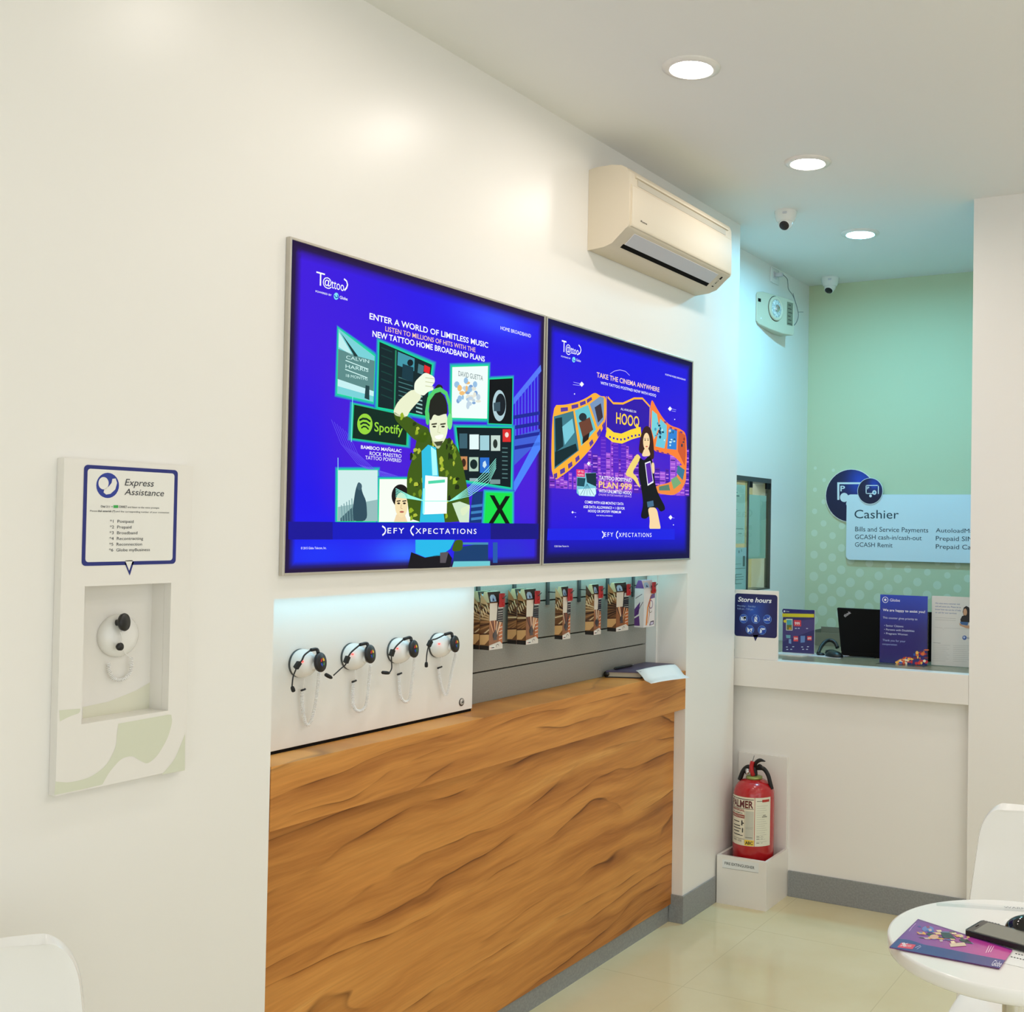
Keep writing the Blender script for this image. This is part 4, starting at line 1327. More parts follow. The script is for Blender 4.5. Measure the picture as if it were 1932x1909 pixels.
hooks = [(2.769, 'leftmost, next to the headset board'), (2.955, 'second from the headset board'), (3.144, 'third from the headset board'), (3.338, 'fourth from the headset board'), (3.530, 'fifth from the headset board'), (3.720, 'rightmost, nearest the column')]
HZ = 1.279
hook0 = None
for i, (y, w) in enumerate(hooks):
    lab = 'steel display hook with red end tag, ' + w
    if hook0 is None:
        t = thing('display_hook', lab, 'hook', (SLX, y, HZ), 'display hooks on the slatwall')
        MB().box((SLX, y - 0.008, 1.236), (SLX + 0.006, y + 0.008, NZ - 0.002)).build('bracket', M_steel, t, 0.001)
        MB().tube([(SLX + 0.003, y, HZ), (-0.09, y, HZ), (-0.076, y, HZ), (-0.066, y + 0.001, HZ + 0.010)], 0.0017, 8).build('prong', M_steel, t)
        g_ = MB()
        g_.rbox((-0.083, y - 0.013, HZ - 0.026), (-0.078, y + 0.013, HZ + 0.016), 0.002)
        g_.lathe([(0.005, 0), (0.005, 0.003), (0.0001, 0.004)], (-0.078, y + 0.004, HZ - 0.016), (1, 0, 0), 14)
        g_.build('end_tag', M_redtag, t)
        hook0 = t
    else:
        t = copy_thing(hook0, (SLX, y, HZ)); t['label'] = lab


def pack(label, y, xf, w, dep, z0, z1, zt, seed, purple=False, yaw=0.0):
    """boxed kit: body with printed side and front, folded hanging tab above"""
    random.seed(seed)
    t = thing('boxed_phone_kit', label, 'boxed product', (xf - dep / 2, y, z0), 'boxed kits on the slatwall hooks')
    y0, y1 = y - w / 2, y + w / 2
    b = MB()
    base = rgb(128, 84, 52) if not purple else rgb(232, 226, 226)
    b.box((xf - dep, y0, z0), (xf, y1, z1), 0, base)
    S = Plane(1, y0, -1, None, 0.0002)     # left side face: u = x, v = z
    F = Plane(0, xf, 1, None, 0.0002)      # front face: u = y, v = z
    H = z1 - z0
    X = lambda s: xf - dep + s * dep
    Zq = lambda s: z0 + s * H
    Yq = lambda s: y0 + s * w
    if not purple:
        # streaks of a night street rushing past
        for k in range(13):
            a = 0.34 + k * 0.052
            c = random.choice([(176, 118, 72), (232, 196, 150), (84, 50, 34), (206, 160, 112), (120, 74, 46), (60, 34, 26)])
            o = (a - 0.55) * 0.55
            S.shape(b, [(X(0.0), Zq(a + 0.02 + o)), (X(1.0), Zq(0.42 + (a - 0.34) * 0.78)), (X(1.0), Zq(0.42 + (a - 0.34) * 0.78 + 0.034)), (X(0.0), Zq(min(0.985, a + 0.055 + o)))], rgb(*c), 1 + 0.02 * k)
        for k in range(4):
            zz = 0.80 + k * 0.05
            S.shape(b, [(X(0.05 + 0.2 * k), Zq(zz)), (X(0.30 + 0.2 * k), Zq(zz - 0.12)), (X(0.34 + 0.2 * k), Zq(zz - 0.10)), (X(0.12 + 0.2 * k), Zq(min(.99, zz + 0.04)))], rgb(238, 206, 160), 2)
        S.shape(b, [(X(0), Zq(0.10)), (X(0.55), Zq(0.11)), (X(1), Zq(0.22)), (X(1), Zq(0.33)), (X(0), Zq(0.31))], rgb(232, 178, 118), 2)
        S.shape(b, [(X(0), Zq(0.31)), (X(1), Zq(0.33)), (X(1), Zq(0.36)), (X(0), Zq(0.345))], rgb(92, 54, 36), 2)
        S.shape(b, [(X(0), Zq(0.0)), (X(1), Zq(0.0)), (X(1), Zq(0.09)), (X(0), Zq(0.09))], rgb(36, 30, 28), 2)
        # front: device picture over a white label
        F.shape(b, [(Yq(0), Zq(0)), (Yq(1), Zq(0)), (Yq(1), Zq(1)), (Yq(0), Zq(1))], rgb(150, 96, 60), 1)
        for k in range(9):
            s = k / 9
            F.shape(b, [(Yq(s), Zq(0.62)), (Yq(s + 0.07), Zq(0.62)), (Yq(0.50), Zq(0.22)), (Yq(0.46), Zq(0.22))], rgb(*random.choice([(230, 170, 120), (70, 44, 40), (240, 210, 180), (120, 60, 40)])), 2 + 0.02 * k)
        F.shape(b, [(Yq(0.0), Zq(0.62)), (Yq(0.52), Zq(0.62)), (Yq(0.58), Zq(0.99)), (Yq(0.0), Zq(0.99))], rgb(226, 216, 200), 3)
        F.shape(b, [(Yq(0.52), Zq(0.60)), (Yq(1), Zq(0.56)), (Yq(1), Zq(0.99)), (Yq(0.58), Zq(0.99))], rgb(34, 30, 32), 3)
        F.shape(b, [(Yq(0.62), Zq(0.86)), (Yq(1), Zq(0.86)), (Yq(1), Zq(0.97)), (Yq(0.66), Zq(0.97))], rgb(230, 228, 222), 4)
        for k in range(5):
            F.shape(b, [(Yq(0.62), Zq(0.60 + k * 0.048)), (Yq(0.98), Zq(0.60 + k * 0.05)), (Yq(0.98), Zq(0.612 + k * 0.05)), (Yq(0.62), Zq(0.612 + k * 0.048))], rgb(*random.choice([(160, 150, 140), (90, 84, 90), (206, 200, 190)])), 4)
        F.disc(b, Yq(0.42), Zq(0.30), 0.011, rgb(54, 46, 48), 4, n=20); F.shape(b, [(Yq(0.30), Zq(0.20)), (Yq(0.56), Zq(0.20)), (Yq(0.50), Zq(0.42)), (Yq(0.42), Zq(0.42))], rgb(80, 70, 70), 5)
        F.shape(b, [(Yq(0.66), Zq(0.10)), (Yq(0.98), Zq(0.12)), (Yq(0.98), Zq(0.52)), (Yq(0.80), Zq(0.50))], rgb(196, 110, 62), 4)
        for k in range(4):
            F.shape(b, [(Yq(0.72), Zq(0.20 + k * 0.08)), (Yq(0.96), Zq(0.22 + k * 0.08)), (Yq(0.96), Zq(0.235 + k * 0.08)), (Yq(0.72), Zq(0.215 + k * 0.08))], rgb(244, 226, 206), 5)
        F.shape(b, [(Yq(0), Zq(0)), (Yq(1), Zq(0)), (Yq(1), Zq(0.09)), (Yq(0.8), Zq(0.16)), (Yq(0), Zq(0.10))], rgb(226, 218, 208), 5)
        F.shape(b, [(Yq(0.05), Zq(0.02)), (Yq(0.42), Zq(0.02)), (Yq(0.42), Zq(0.085)), (Yq(0.05), Zq(0.085))], rgb(240, 238, 232), 6)
        F.disc(b, Yq(0.13), Zq(0.045), 0.002, rgb(206, 60, 40), 7, n=10)
        F.shape(b, [(Yq(0.18), Zq(0.035)), (Yq(0.38), Zq(0.035)), (Yq(0.38), Zq(0.055)), (Yq(0.18), Zq(0.055))], rgb(60, 54, 52), 7)
        F.ring(b, Yq(0.62), Zq(0.06), 0.007, 0.0016, rgb(70, 60, 58), 6, n=18, a0=10, a1=200)
    else:
        PU, ORG = rgb(98, 56, 128), rgb(224, 130, 40)
        S.shape(b, [(X(0), Zq(0.04)), (X(0.6), Zq(0.04)), (X(0.5), Zq(0.30)), (X(0), Zq(0.22))], PU, 1)
        S.shape(b, [(X(0), Zq(0.26)), (X(0.45), Zq(0.34)), (X(0.6), Zq(0.66)), (X(0), Zq(0.46))], PU, 1)
        S.stroke(b, [(X(0.1), Zq(0.74)), (X(0.8), Zq(0.86))], 0.002, rgb(60, 40, 70), 2, px=False)
        S.stroke(b, [(X(0.2), Zq(0.34)), (X(0.9), Zq(0.66))], 0.002, rgb(60, 40, 70), 2, px=False)
        F.shape(b, [(Yq(0.18), Zq(0.05)), (Yq(0.30), Zq(0.05)), (Yq(0.42), Zq(0.5)), (Yq(0.75), Zq(0.80)), (Yq(0.62), Zq(0.84)), (Yq(0.30), Zq(0.52))], ORG, 1)
        F.shape(b, [(Yq(0.5), Zq(0.72)), (Yq(0.99), Zq(0.74)), (Yq(0.99), Zq(0.86)), (Yq(0.7), Zq(0.84))], PU, 2)
        F.shape(b, [(Yq(0.62), Zq(0.86)), (Yq(0.99), Zq(0.84)), (Yq(0.99), Zq(0.95)), (Yq(0.6), Zq(0.93))], ORG, 2)
        F.ring(b, Yq(0.62), Zq(0.58), 0.016, 0.003, rgb(120, 70, 130), 3, n=24); F.ring(b, Yq(0.60), Zq(0.45), 0.013, 0.002, rgb(90, 80, 60), 3, n=20, a0=120, a1=330)
        F.stroke(b, [(Yq(0.35), Zq(0.10)), (Yq(0.5), Zq(0.30)), (Yq(0.56), Zq(0.7))], 0.003, ORG, 3, px=False)
        F.shape(b, [(Yq(0.5), Zq(0.03)), (Yq(0.92), Zq(0.05)), (Yq(0.92), Zq(0.15)), (Yq(0.62), Zq(0.14))], rgb(64, 44, 74), 3)
        F.shape(b, [(Yq(0.58), Zq(0.05)), (Yq(0.86), Zq(0.06)), (Yq(0.86), Zq(0.12)), (Yq(0.64), Zq(0.115))], rgb(206, 196, 226), 4)
    b.build('carton', M_printg, t)
    # folded tab with the hanging slot
    h = MB()
    zm = z1 + 0.0004
    tabc = rgb(206, 190, 148) if not purple else rgb(112, 70, 140)
    xm = xf - dep * 0.5
    th = 0.35 * dep
    pts = [(xf - dep, y0 + 0.002, zm), (xf - 0.002, y0 + 0.002, zm), (xm + th * 0.5, y0 + 0.002, zt), (xm - th * 0.5, y0 + 0.002, zt)]
    h.add([(px_, yy_, zz_) for yy in (0, 1) for (px_, yy_, zz_) in [(p[0], p[1] + yy * (w - 0.004), p[2]) for p in pts]],
          [(0, 1, 2, 3), (4, 7, 6, 5), (0, 3, 7, 4), (3, 2, 6, 7), (0, 4, 5, 1)], 0, tabc)
    dk = rgb(40, 34, 30) if not purple else rgb(232, 226, 232)
    h.add([(xf - 0.002, y0 + 0.002, zm), (xf - 0.002, y1 - 0.002, zm), (xm + th * 0.5, y1 - 0.002, zt), (xm + th * 0.5, y0 + 0.002, zt)], [(0, 1, 2, 3)], 0, dk)
    # pale blue emblem on the tab's front
    n = Vector((zt - zm, 0, (xf - 0.002) - (xm + th * 0.5))).normalized() * 0.0005
    def Q(u, v):
        a = Vector((xf - 0.002, y0 + 0.002 + u * (w - 0.004), zm)); c = Vector((xm + th * 0.5, y0 + 0.002 + u * (w - 0.004), zt))
        return a.lerp(c, v) + n
    h.add([Q(0.10, 0.08), Q(0.55, 0.08), Q(0.55, 0.5), Q(0.45, 0.72), Q(0.22, 0.72), Q(0.10, 0.5)], [(0, 1, 2, 3, 4, 5)], 0, rgb(170, 206, 236))
    h.add([Q(0.24, 0.14) + n * 0.5, Q(0.42, 0.14) + n * 0.5, Q(0.33, 0.48) + n * 0.5], [(0, 1, 2)], 0, rgb(40, 60, 110))
    h.build('hanging_tab', M_print, t)
    return t


pk = [('orange-brown boxed kit in front on the leftmost hook', 2.752, -0.088, 0.066, 0.034, 1),
      ('orange-brown boxed kit at the back of the leftmost hook', 2.752, -0.124, 0.066, 0.034, 1),
      ('orange-brown boxed kit in front on the second hook', 2.940, -0.088, 0.066, 0.034, 2),
      ('orange-brown boxed kit at the back of the second hook', 2.940, -0.124, 0.066, 0.034, 2),
      ('narrow brown boxed kit alone on the third hook', 3.136, -0.088, 0.046, 0.030, 3),
      ('narrow brown boxed kit alone on the fourth hook', 3.330, -0.088, 0.046, 0.034, 4),
      ('wide orange-brown boxed kit alone on the fifth hook', 3.500, -0.088, 0.086, 0.036, 5)]
for lab, y, xf, w, dep, sd in pk:
    pack(lab, y, xf, w, dep, 1.128, 1.268, 1.300, sd)
pack('white and purple boxed kit on the rightmost hook', 3.700, -0.088, 0.084, 0.040, 1.128, 1.272, 1.302, 6, True)

# ------------------------------------------------------------------ notebook, sheet and pen on the counter
nb = thing('notebook', 'thick dark notebook with a purple cover lying on the walnut counter', 'notebook', (-0.09, 3.66, 0.956))
A = [Vector((-0.152, 3.500, 0)), Vector((-0.035, 3.545, 0)), Vector((-0.045, 3.825, 0)), Vector((-0.162, 3.810, 0))]
def slab(pts, z0, z1, inset=0.0):
    c = sum(pts, Vector()) / 4
    P_ = [c + (p - c) * (1 - inset) for p in pts]
    return MB().prism([(p.x, p.y, z0) for p in P_], (0, 0, z1 - z0))
slab(A, 0.9565, 0.960).build('back_cover', M_black, nb)
tag(slab(A, 0.960, 0.976, 0.04).build('pages', mat('page edges', rgb(190, 182, 160), 0.8), nb), 'cream page block')
tag(slab(A, 0.976, 0.981).build('front_cover', mat('dark purple cover', rgb(66, 60, 92), 0.4), nb), 'dark purple cover')
MB().tube([(-0.153, 3.502, 0.9685), (-0.160, 3.808, 0.9685)], 0.0105, 12).build('spine', M_black, nb)
pn = thing('pen', 'black pen lying on top of the dark notebook', 'pen', (-0.14, 3.58, 0.982))
pA, pB = Vector((-0.135, 3.53, 0.9866)), Vector((-0.135, 3.66, 0.9866))
MB().tube([pA, pA.lerp(pB, 0.06), pA.lerp(pB, 0.9), pB], 0.005, 12, radii=[0.003, 0.005, 0.005, 0.0038]).build('barrel', M_black, pn)
MB().tube([pB, pB + Vector((0, 0.012, 0))], 0.003, 10, radii=[0.0038, 0.0008]).build('tip', M_chrome, pn)
pa, pb_, pc_, pd_ = Vector((-0.060, 3.555, 0.9825)), Vector((-0.030, 3.80, 0.9825)), Vector((0.090, 3.690, 0.952)), Vector((0.070, 3.435, 0.948))
ps = MB()
N_ = 12
vs = []
for i in range(N_ + 1):
    s = i / N_
    for j in range(5):
        q = j / 4
        p = pa.lerp(pb_, q).lerp(pd_.lerp(pc_, q), s)
        z = 0.9825 - 0.0245 * min(1, s * 1.6) ** 1.6 - 0.012 * max(0, s - 0.68) ** 1.5 + 0.004 * math.sin(q * 3.0 + s)
        z = max(z, 0.9575) if p.x < 0.002 else z
        vs.append((p.x, p.y, z))
ps.add(vs, [(i * 5 + j, i * 5 + j + 1, i * 5 + j + 6, i * 5 + j + 5) for i in range(N_) for j in range(4)], 0, None, True)
o = ps.build('loose_sheet', M_paper)
sm = o.modifiers.new('thick', 'SOLIDIFY'); sm.thickness = 0.0006; sm.offset = 1
tag(o, 'loose white sheet curling from the notebook over the counter edge', 'paper')

# ------------------------------------------------------------------ air conditioner
AY0, AY1 = 3.085, 3.862
ac = thing('air_conditioner', 'white split air conditioner mounted high on the wall under the ceiling', 'air conditioner', (0, 3.47, 2.39))
prof = [(0.0, 2.393), (0.0, 2.655), (0.03, 2.660), (0.085, 2.661), (0.122, 2.655), (0.142, 2.645), (0.150, 2.628), (0.1535, 2.56), (0.153, 2.462), (0.149, 2.455), (0.140, 2.449), (0.092, 2.408), (0.06, 2.398)]
b = MB().prism([(x + 0.0005, AY0, z) for x, z in prof], (0, AY1 - AY0, 0), 0, None, True)
b.build('body', M_acwhite, ac, 0.004, 3)
# raised front cover with a shadowed air slot along its top
fc = MB()
fp = [(0.1515, 2.596), (0.1575, 2.590), (0.1588, 2.56), (0.158, 2.468), (0.1545, 2.459), (0.1505, 2.462)]
fc.prism([(x, AY0 + 0.012, z) for x, z in fp], (0, AY1 - AY0 - 0.024, 0), 0, None, True)
fc.build('front_cover', M_acwhite, ac, 0.0015, 2)
sl = MB()
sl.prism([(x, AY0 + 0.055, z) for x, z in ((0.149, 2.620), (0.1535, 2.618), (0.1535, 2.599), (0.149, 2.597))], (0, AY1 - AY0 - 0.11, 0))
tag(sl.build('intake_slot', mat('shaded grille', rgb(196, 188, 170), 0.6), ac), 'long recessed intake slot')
lipm = MB()
lipm.prism([(x, AY0 + 0.040, z) for x, z in ((0.147, 2.632), (0.1560, 2.629), (0.1565, 2.622), (0.149, 2.620))], (0, AY1 - AY0 - 0.075, 0))
lipm.build('top_lip', M_acwhite, ac, 0.001)
ux = Vector((0.140 - 0.092, 0, 2.449 - 2.408)); un = Vector((ux.z, 0, -ux.x)).normalized()
def US(s, y, d):
    p = Vector((0.092, 0, 2.408)) + ux * s + un * d
    return (p.x, y, p.z)
lv = MB()
lv.add([US(s, y, d) for d in (-0.002, 0.0022) for s, y in ((0.22, AY0 + 0.062), (0.98, AY0 + 0.062), (0.98, AY1 - 0.085), (0.22, AY1 - 0.085))],
       [(0, 1, 2, 3), (4, 7, 6, 5), (0, 4, 5, 1), (1, 5, 6, 2), (2, 6, 7, 3), (3, 7, 4, 0)])
lv.build('louver', M_aclouver, ac, 0.0008)
sg = MB()
sg.add([US(s, y, d) for d in (-0.002, 0.0012) for s, y in ((-0.03, AY0 + 0.055), (0.21, AY0 + 0.055), (0.21, AY1 - 0.085), (-0.03, AY1 - 0.085))],
       [(0, 1, 2, 3), (4, 7, 6, 5), (0, 4, 5, 1), (1, 5, 6, 2), (2, 6, 7, 3), (3, 7, 4, 0)])
tag(sg.build('air_outlet', M_dark, ac), 'dark air outlet slot')
dp = MB()
def ubar(s0, s1, y0, y1, m=0):
    dp.add([US(s, y, 0.0016) for s, y in ((s0, y0), (s1, y0), (s1, y1), (s0, y1))], [(0, 1, 2, 3)], m)
ubar(0.72, 0.93, AY1 - 0.052, AY1 - 0.040); ubar(0.58, 0.62, AY1 - 0.049, AY1 - 0.045); ubar(0.45, 0.5, AY1 - 0.050, AY1 - 0.045); ubar(0.36, 0.42, AY1 - 0.052, AY1 - 0.046); ubar(0.1, 0.16, AY1 - 0.056, AY1 - 0.042)
dp.build('display', M_dark, ac)
PA = Plane(0, 0.1590, 1, (1080, 280, 340 / 1932, 320 / 1818))
tx = MB()
PA.text(tx, 'Fuma', (735, 788), (800, 817), (735, 768), None, 1, bold=0.01)
tx.build('lettering', M_dark, ac)
MB().box((0.0005, AY0 + 0.14, 2.6615), (0.02, AY1 - 0.14, 2.663)).build('top_grille', M_aclouver, ac)

# ------------------------------------------------------------------ security cameras
def dome_camera(x, y, label, aim):
    t = thing('security_camera', label, 'security camera', (x, y, CEIL), 'white dome security cameras')
    MB().lathe([(0.045, 0.0), (0.0455, -0.006), (0.043, -0.022), (0.038, -0.036), (0.033, -0.043)], (x, y, CEIL), (0, 0, 1), 36).build('base', M_gloss, t)
    a = Vector(aim).normalized()
    c = Vector((x, y, CEIL - 0.043))
    bm = bmesh.new()
    bmesh.ops.create_uvsphere(bm, u_segments=28, v_segments=16, radius=0.030, matrix=Matrix.Translation(c))
    s = MB(); s.from_bm(bm, 0, None, True)
    s.lathe([(0.0225, 0.018), (0.0228, 0.029), (0.0196, 0.0308)], c, a, 28, cap=False)
    ball = s.build('eyeball', M_gloss, t)
    MB().lathe([(0.0198, 0.0300), (0.0185, 0.0312), (0.0001, 0.0320)], c, a, 28, cap=False).build('lens_face', M_black, ball)
    l = MB()
    for k in range(10):
        q = a.orthogonal().normalized()
        q = Matrix.Rotation(2 * math.pi * k / 10, 3, a) @ q
        l.lathe([(0.0022, 0), (0.0001, 0.0012)], c + a * 0.0312 + q * 0.0135, a, 8)
    l.build('infrared_leds', mat('dark red led', rgb(60, 30, 34), 0.3), ball)
    b = MB(); b.box((x + 0.005, y - 0.046, CEIL - 0.02), (x + 0.022, y - 0.0425, CEIL - 0.012)); b.build('sticker', M_aclouver, t)
    return t


dome_camera(0.248, 4.165, 'white dome camera on the ceiling between the two downlights and the alcove', (0.12, -0.75, -0.62))
dome_camera(0.005, 5.36, 'white dome camera deep in the alcove corner above the green wall', (0.0, -0.6, -0.8))

# ------------------------------------------------------------------ emergency light, outlet and cord
em = thing('emergency_light', 'beige emergency light unit on the alcove wall with one round lamp', 'emergency light', (-0.16, 5.0, 2.45))
EL, ER_ = Vector((-0.152, 4.812, 0)), Vector((-0.085, 5.11, 0))
ed = ER_ - EL
en = Vector((ed.y, -ed.x, 0)).normalized()
def EP(q, z, d=0.0):
    p = EL + ed * q + en * d
    return (p.x, p.y, z)
fa = [(-0.01, 2.470), (-0.01, 2.595), (0.03, 2.608), (0.16, 2.615), (0.64, 2.616), (0.96, 2.613), (1.0, 2.600), (1.0, 2.452), (0.97, 2.444), (0.67, 2.440), (0.34, 2.447), (0.05, 2.458)]
hsg = MB()
fr_ = [EP(q, z) for q, z in fa]
bk_ = [(-0.1598, EP(q, z)[1], z) for q, z in fa]
n_ = len(fa)
hsg.add(fr_ + bk_, [list(range(n_)), [n_ + i for i in range(n_)][::-1]])
hsg.add(fr_ + bk_, [(i, n_ + i, n_ + (i + 1) % n_, (i + 1) % n_) for i in range(n_)])
hsg.build('housing', M_beige, em, 0.004, 2, merge=True)
lc = Vector(EP(0.475, 2.55))
MB().lathe([(0.056, -0.004), (0.058, 0.006), (0.054, 0.010), (0.044, 0.010), (0.042, 0.004)], lc, en, 40, cap=False).build('lamp_rim', M_beige, em)
MB().lathe([(0.0575, 0.0006), (0.0605, 0.0006)], lc, en, 40, cap=False).build('lamp_gap', M_dark, em)
lampf = MB()
lampf.lathe([(0.043, 0.005), (0.030, 0.010), (0.0001, 0.012)], lc, en, 40, cap=False)
lf = lampf.build('lamp_lens', mottled('clear fluted lens', rgb(226, 230, 224), rgb(150, 162, 160), 110, 0.15), em)
MB().lathe([(0.018, 0.012), (0.014, 0.017), (0.0001, 0.018)], lc, en, 20, cap=False).build('reflector', M_chrome, lf)
pnl = MB()
def eq(q0, z0, q1, z1, c, d):
    pnl.add([EP(q0, z0, d), EP(q1, z0, d), EP(q1, z1, d), EP(q0, z1, d)], [(0, 1, 2, 3)], 0, c)
eq(0.79, 2.488, 0.95, 2.600, rgb(128, 128, 106), 0.0006)
for k in range(6):
    eq(0.81 + 0.01 * (k % 2), 2.494 + k * 0.018, 0.93 - 0.02 * (k % 3), 2.498 + k * 0.018, rgb(52, 50, 42), 0.001)
pnl.build('instruction_plate', M_print, em)
sd = MB(); sd.add([EP(*a) for a in ((0.012, 2.562, 0.001), (0.085, 2.562, 0.001), (0.085, 2.578, 0.001), (0.012, 2.578, 0.001))], [(0, 1, 2, 3)]); sd.build('switch', M_dark, em)
MB().lathe([(0.004, 0), (0.004, 0.003), (0.0001, 0.0035)], EP(0.097, 2.486), en, 14).build('indicator', M_gloss, em)
ot = thing('wall_outlet', 'white wall outlet plate near the alcove ceiling above the emergency light', 'outlet', (-0.16, 5.03, 2.727))
MB().rbox((-0.1598, 4.975, 2.688), (-0.153, 5.075, 2.760), 0.002).build('plate', M_gloss, ot)
MB().box((-0.1535, 5.0, 2.710), (-0.150, 5.04, 2.742)).build('socket', M_aclouver, ot)
cdt = thing('power_cord', 'thin grey power cord and plug running from the outlet to the emergency light', 'cord', (-0.13, 5.03, 2.727))
MB().rbox((-0.150, 5.010, 2.718), (-0.112, 5.034, 2.736), 0.003).build('plug', M_aclouver, cdt)
cpts = [(-0.112, 5.024, 2.727), (-0.10, 5.045, 2.71), (-0.10, 5.056, 2.69), (-0.10, 5.067, 2.663), (-0.10, 5.128, 2.641), (-0.10, 5.182, 2.594), (-0.10, 5.199, 2.554), (-0.11, 5.185, 2.515), (-0.13, 5.155, 2.489)]
MB().tube(smooth_path(cpts, 6), 0.0019, 6).build('cable', mat('grey cable', rgb(120, 122, 118), 0.5), cdt)
MB().tube(smooth_path([(-0.10, 5.125, 2.655), (-0.10, 5.15, 2.625), (-0.10, 5.185, 2.592)], 4), 0.0016, 6).build('loose_wire', mat('grey cable', None), cdt)
MB().tube(smooth_path([(-0.10, 5.195, 2.575), (-0.10, 5.23, 2.582), (-0.10, 5.265, 2.588)], 4), 0.0015, 6).build('loose_wire', mat('grey cable', None), cdt)

# ------------------------------------------------------------------ help panel on the near wall with its handset
HPX = 0.020
hp_ = thing('help_panel', 'white wall panel with a blue speech bubble sign and an open recess', 'help panel', (0, 1.44, 1.0))
ya, yb, za, zb = 1.3015, 1.578, 0.999, 1.609
cy0, cy1, cz0, cz1 = RY0, RY1, RZ0, RZ1
hm = MB()
hm.box((0.0005, ya, za), (HPX, cy0, zb)); hm.box((0.0005, cy1, za), (HPX, yb, zb))
hm.box((0.0005, cy0, cz1), (HPX, cy1, zb)); hm.box((0.0005, cy0, za), (HPX, cy1, cz0))
hm.build('front_panel', M_white, hp_)
HB = -0.036
lnr = MB()
e_ = 0.003
lnr.box((-0.049, cy0 - e_, cz0 - e_), (HB, cy1 + e_, cz1 + e_))
lnr.box((HB, cy0 - e_, cz0), (0.0, cy0, cz1)); lnr.box((HB, cy1, cz0), (0.0, cy1 + e_, cz1))
lnr.box((HB, cy0 - e_, cz1), (0.0, cy1 + e_, cz1 + e_)); lnr.box((HB, cy0 - e_, cz0 - e_), (0.0, cy1 + e_, cz0))
lnr.build('recess_liner', M_white, hp_)
# soft camouflage-like shapes printed at the foot
C5 = (90, 850, 1 / 2.893, 1 / 2.893)
PH = Plane(0, HPX, 1, C5, 0.0003)
dc = MB()
SHP = rgb(216, 218, 196)
PH.poly(dc, [(62, 1417)] + soften([(178, 1408), (175, 1432), (120, 1450), (66, 1478)], 3, False), SHP, 1)
PH.poly(dc, [(385, 1490), (655, 1441)] + soften([(674, 1441), (680, 1480), (655, 1570), (600, 1665), (545, 1712), (500, 1690), (460, 1664), (400, 1680), (335, 1755), (298, 1822)], 3, False) + [(200, 1846), (36, 1880)] + soften([(42, 1806), (120, 1812), (230, 1785), (320, 1720), (372, 1620), (378, 1540), (385, 1490)], 3, False), SHP, 1)
PH.poly(dc, [(748, 1745), (622, 1768)] + soften([(622, 1768), (690, 1690), (720, 1620), (750, 1545)], 3, False), SHP, 1)
dc.build('printed_pattern', M_print, hp_)
PHb = Plane(0, HB, 1, C5, 0.0003)
db = MB()
PHb.poly(db, [(190, 1400), (330, 1370), (480, 1310), (582, 1250), (575, 1405), (190, 1462)], rgb(224, 222, 200), 1)
db.build('recess_pattern', M_print, hp_)
bb = MB()
NAVYB = rgb(30, 40, 120)
def rrect(u0, v0, u1, v1, r, n=6):
    out = []
    for (cx, cy, a0) in ((u1 - r, v1 - r, 0), (u0 + r, v1 - r, 90), (u0 + r, v0 + r, 180), (u1 - r, v0 + r, 270)):
        for k in range(n + 1):
            a = math.radians(a0 + 90 * k / n)
            out.append((cx + r * math.cos(a), cy + r * math.sin(a)))
    return out
U = lambda x, y: PH.uv(x, y)
bu0, bv1 = U(198, 76); bu1 = U(710, 105)[0]; bv0 = U(187, 630)[1]
PH.shape(bb, rrect(bu0, bv0, bu1, bv1, 0.008), NAVYB, 2)
PH.poly(bb, [(418, 612), (470, 606), (447, 682)], NAVYB, 2)
PH.shape(bb, rrect(bu0 + 0.007, bv0 + 0.007, bu1 - 0.008, bv1 - 0.007, 0.006), rgb(236, 234, 226), 3)
PH.poly(bb, [(421, 600), (463, 598), (443, 655)], rgb(236, 234, 226), 3)
PH.ell(bb, (325, 190), 62, 69, rgb(36, 56, 150), 4)
PH.ell(bb, (302, 178), 28, 34, rgb(236, 234, 226), 5)
PH.poly(bb, [(316, 205), (330, 196), (346, 176), (350, 154), (368, 152), (376, 176), (366, 212), (340, 236), (316, 240), (302, 228), (306, 212)], rgb(236, 234, 226), 5)
bb.build('sign', M_print, hp_)
lt = MB()
INK = rgb(52, 54, 60)
PH.text(lt, 'Express', (418, 190), (577, 196), (418, 154), INK, 5, shear=0.22)
PH.text(lt, 'Assistance', (416, 241), (632, 247), (416, 207), INK, 5, shear=0.22)
lt.build('title', M_print, hp_); lt = MB()
PH.text(lt, 'Dial 211 +', (288, 310), (352, 311), (288, 299), INK, 5, bold=0.012)
PH.poly(lt, [(356, 298), (382, 298), (382, 313), (356, 313)], rgb(60, 170, 80), 5)
PH.text(lt, 'CONNECT', (385, 312), (430, 313), (385, 300), INK, 5, bold=0.012)
PH.text(lt, 'and listen to the voice prompts', (434, 313), (606, 316), (434, 303), INK, 5)
PH.text(lt, 'Please', (228, 333), (268, 334), (228, 324), INK, 5)
PH.text(lt, 'dial asterisk (*)', (271, 334), (366, 335), (271, 324), INK, 5, bold=0.014)
PH.text(lt, 'and the corresponding number of your transaction', (370, 336), (660, 341), (370, 327), INK, 5)
lt.build('instructions', M_print, hp_); lt = MB()
for k, s in enumerate(('*1  Postpaid', '*2  Prepaid', '*3  Broadband', '*4  Recontracting', '*5  Reconnection', '*6  Globe myBusiness')):
    PH.text(lt, s, (337 - k, 393 + k * 31.5), ((466, 454, 487, 518, 512, 555)[k], 395 + k * 31.5), (337 - k, 377 + k * 31.5), INK, 5)
lt.build('menu_list', M_print, hp_)

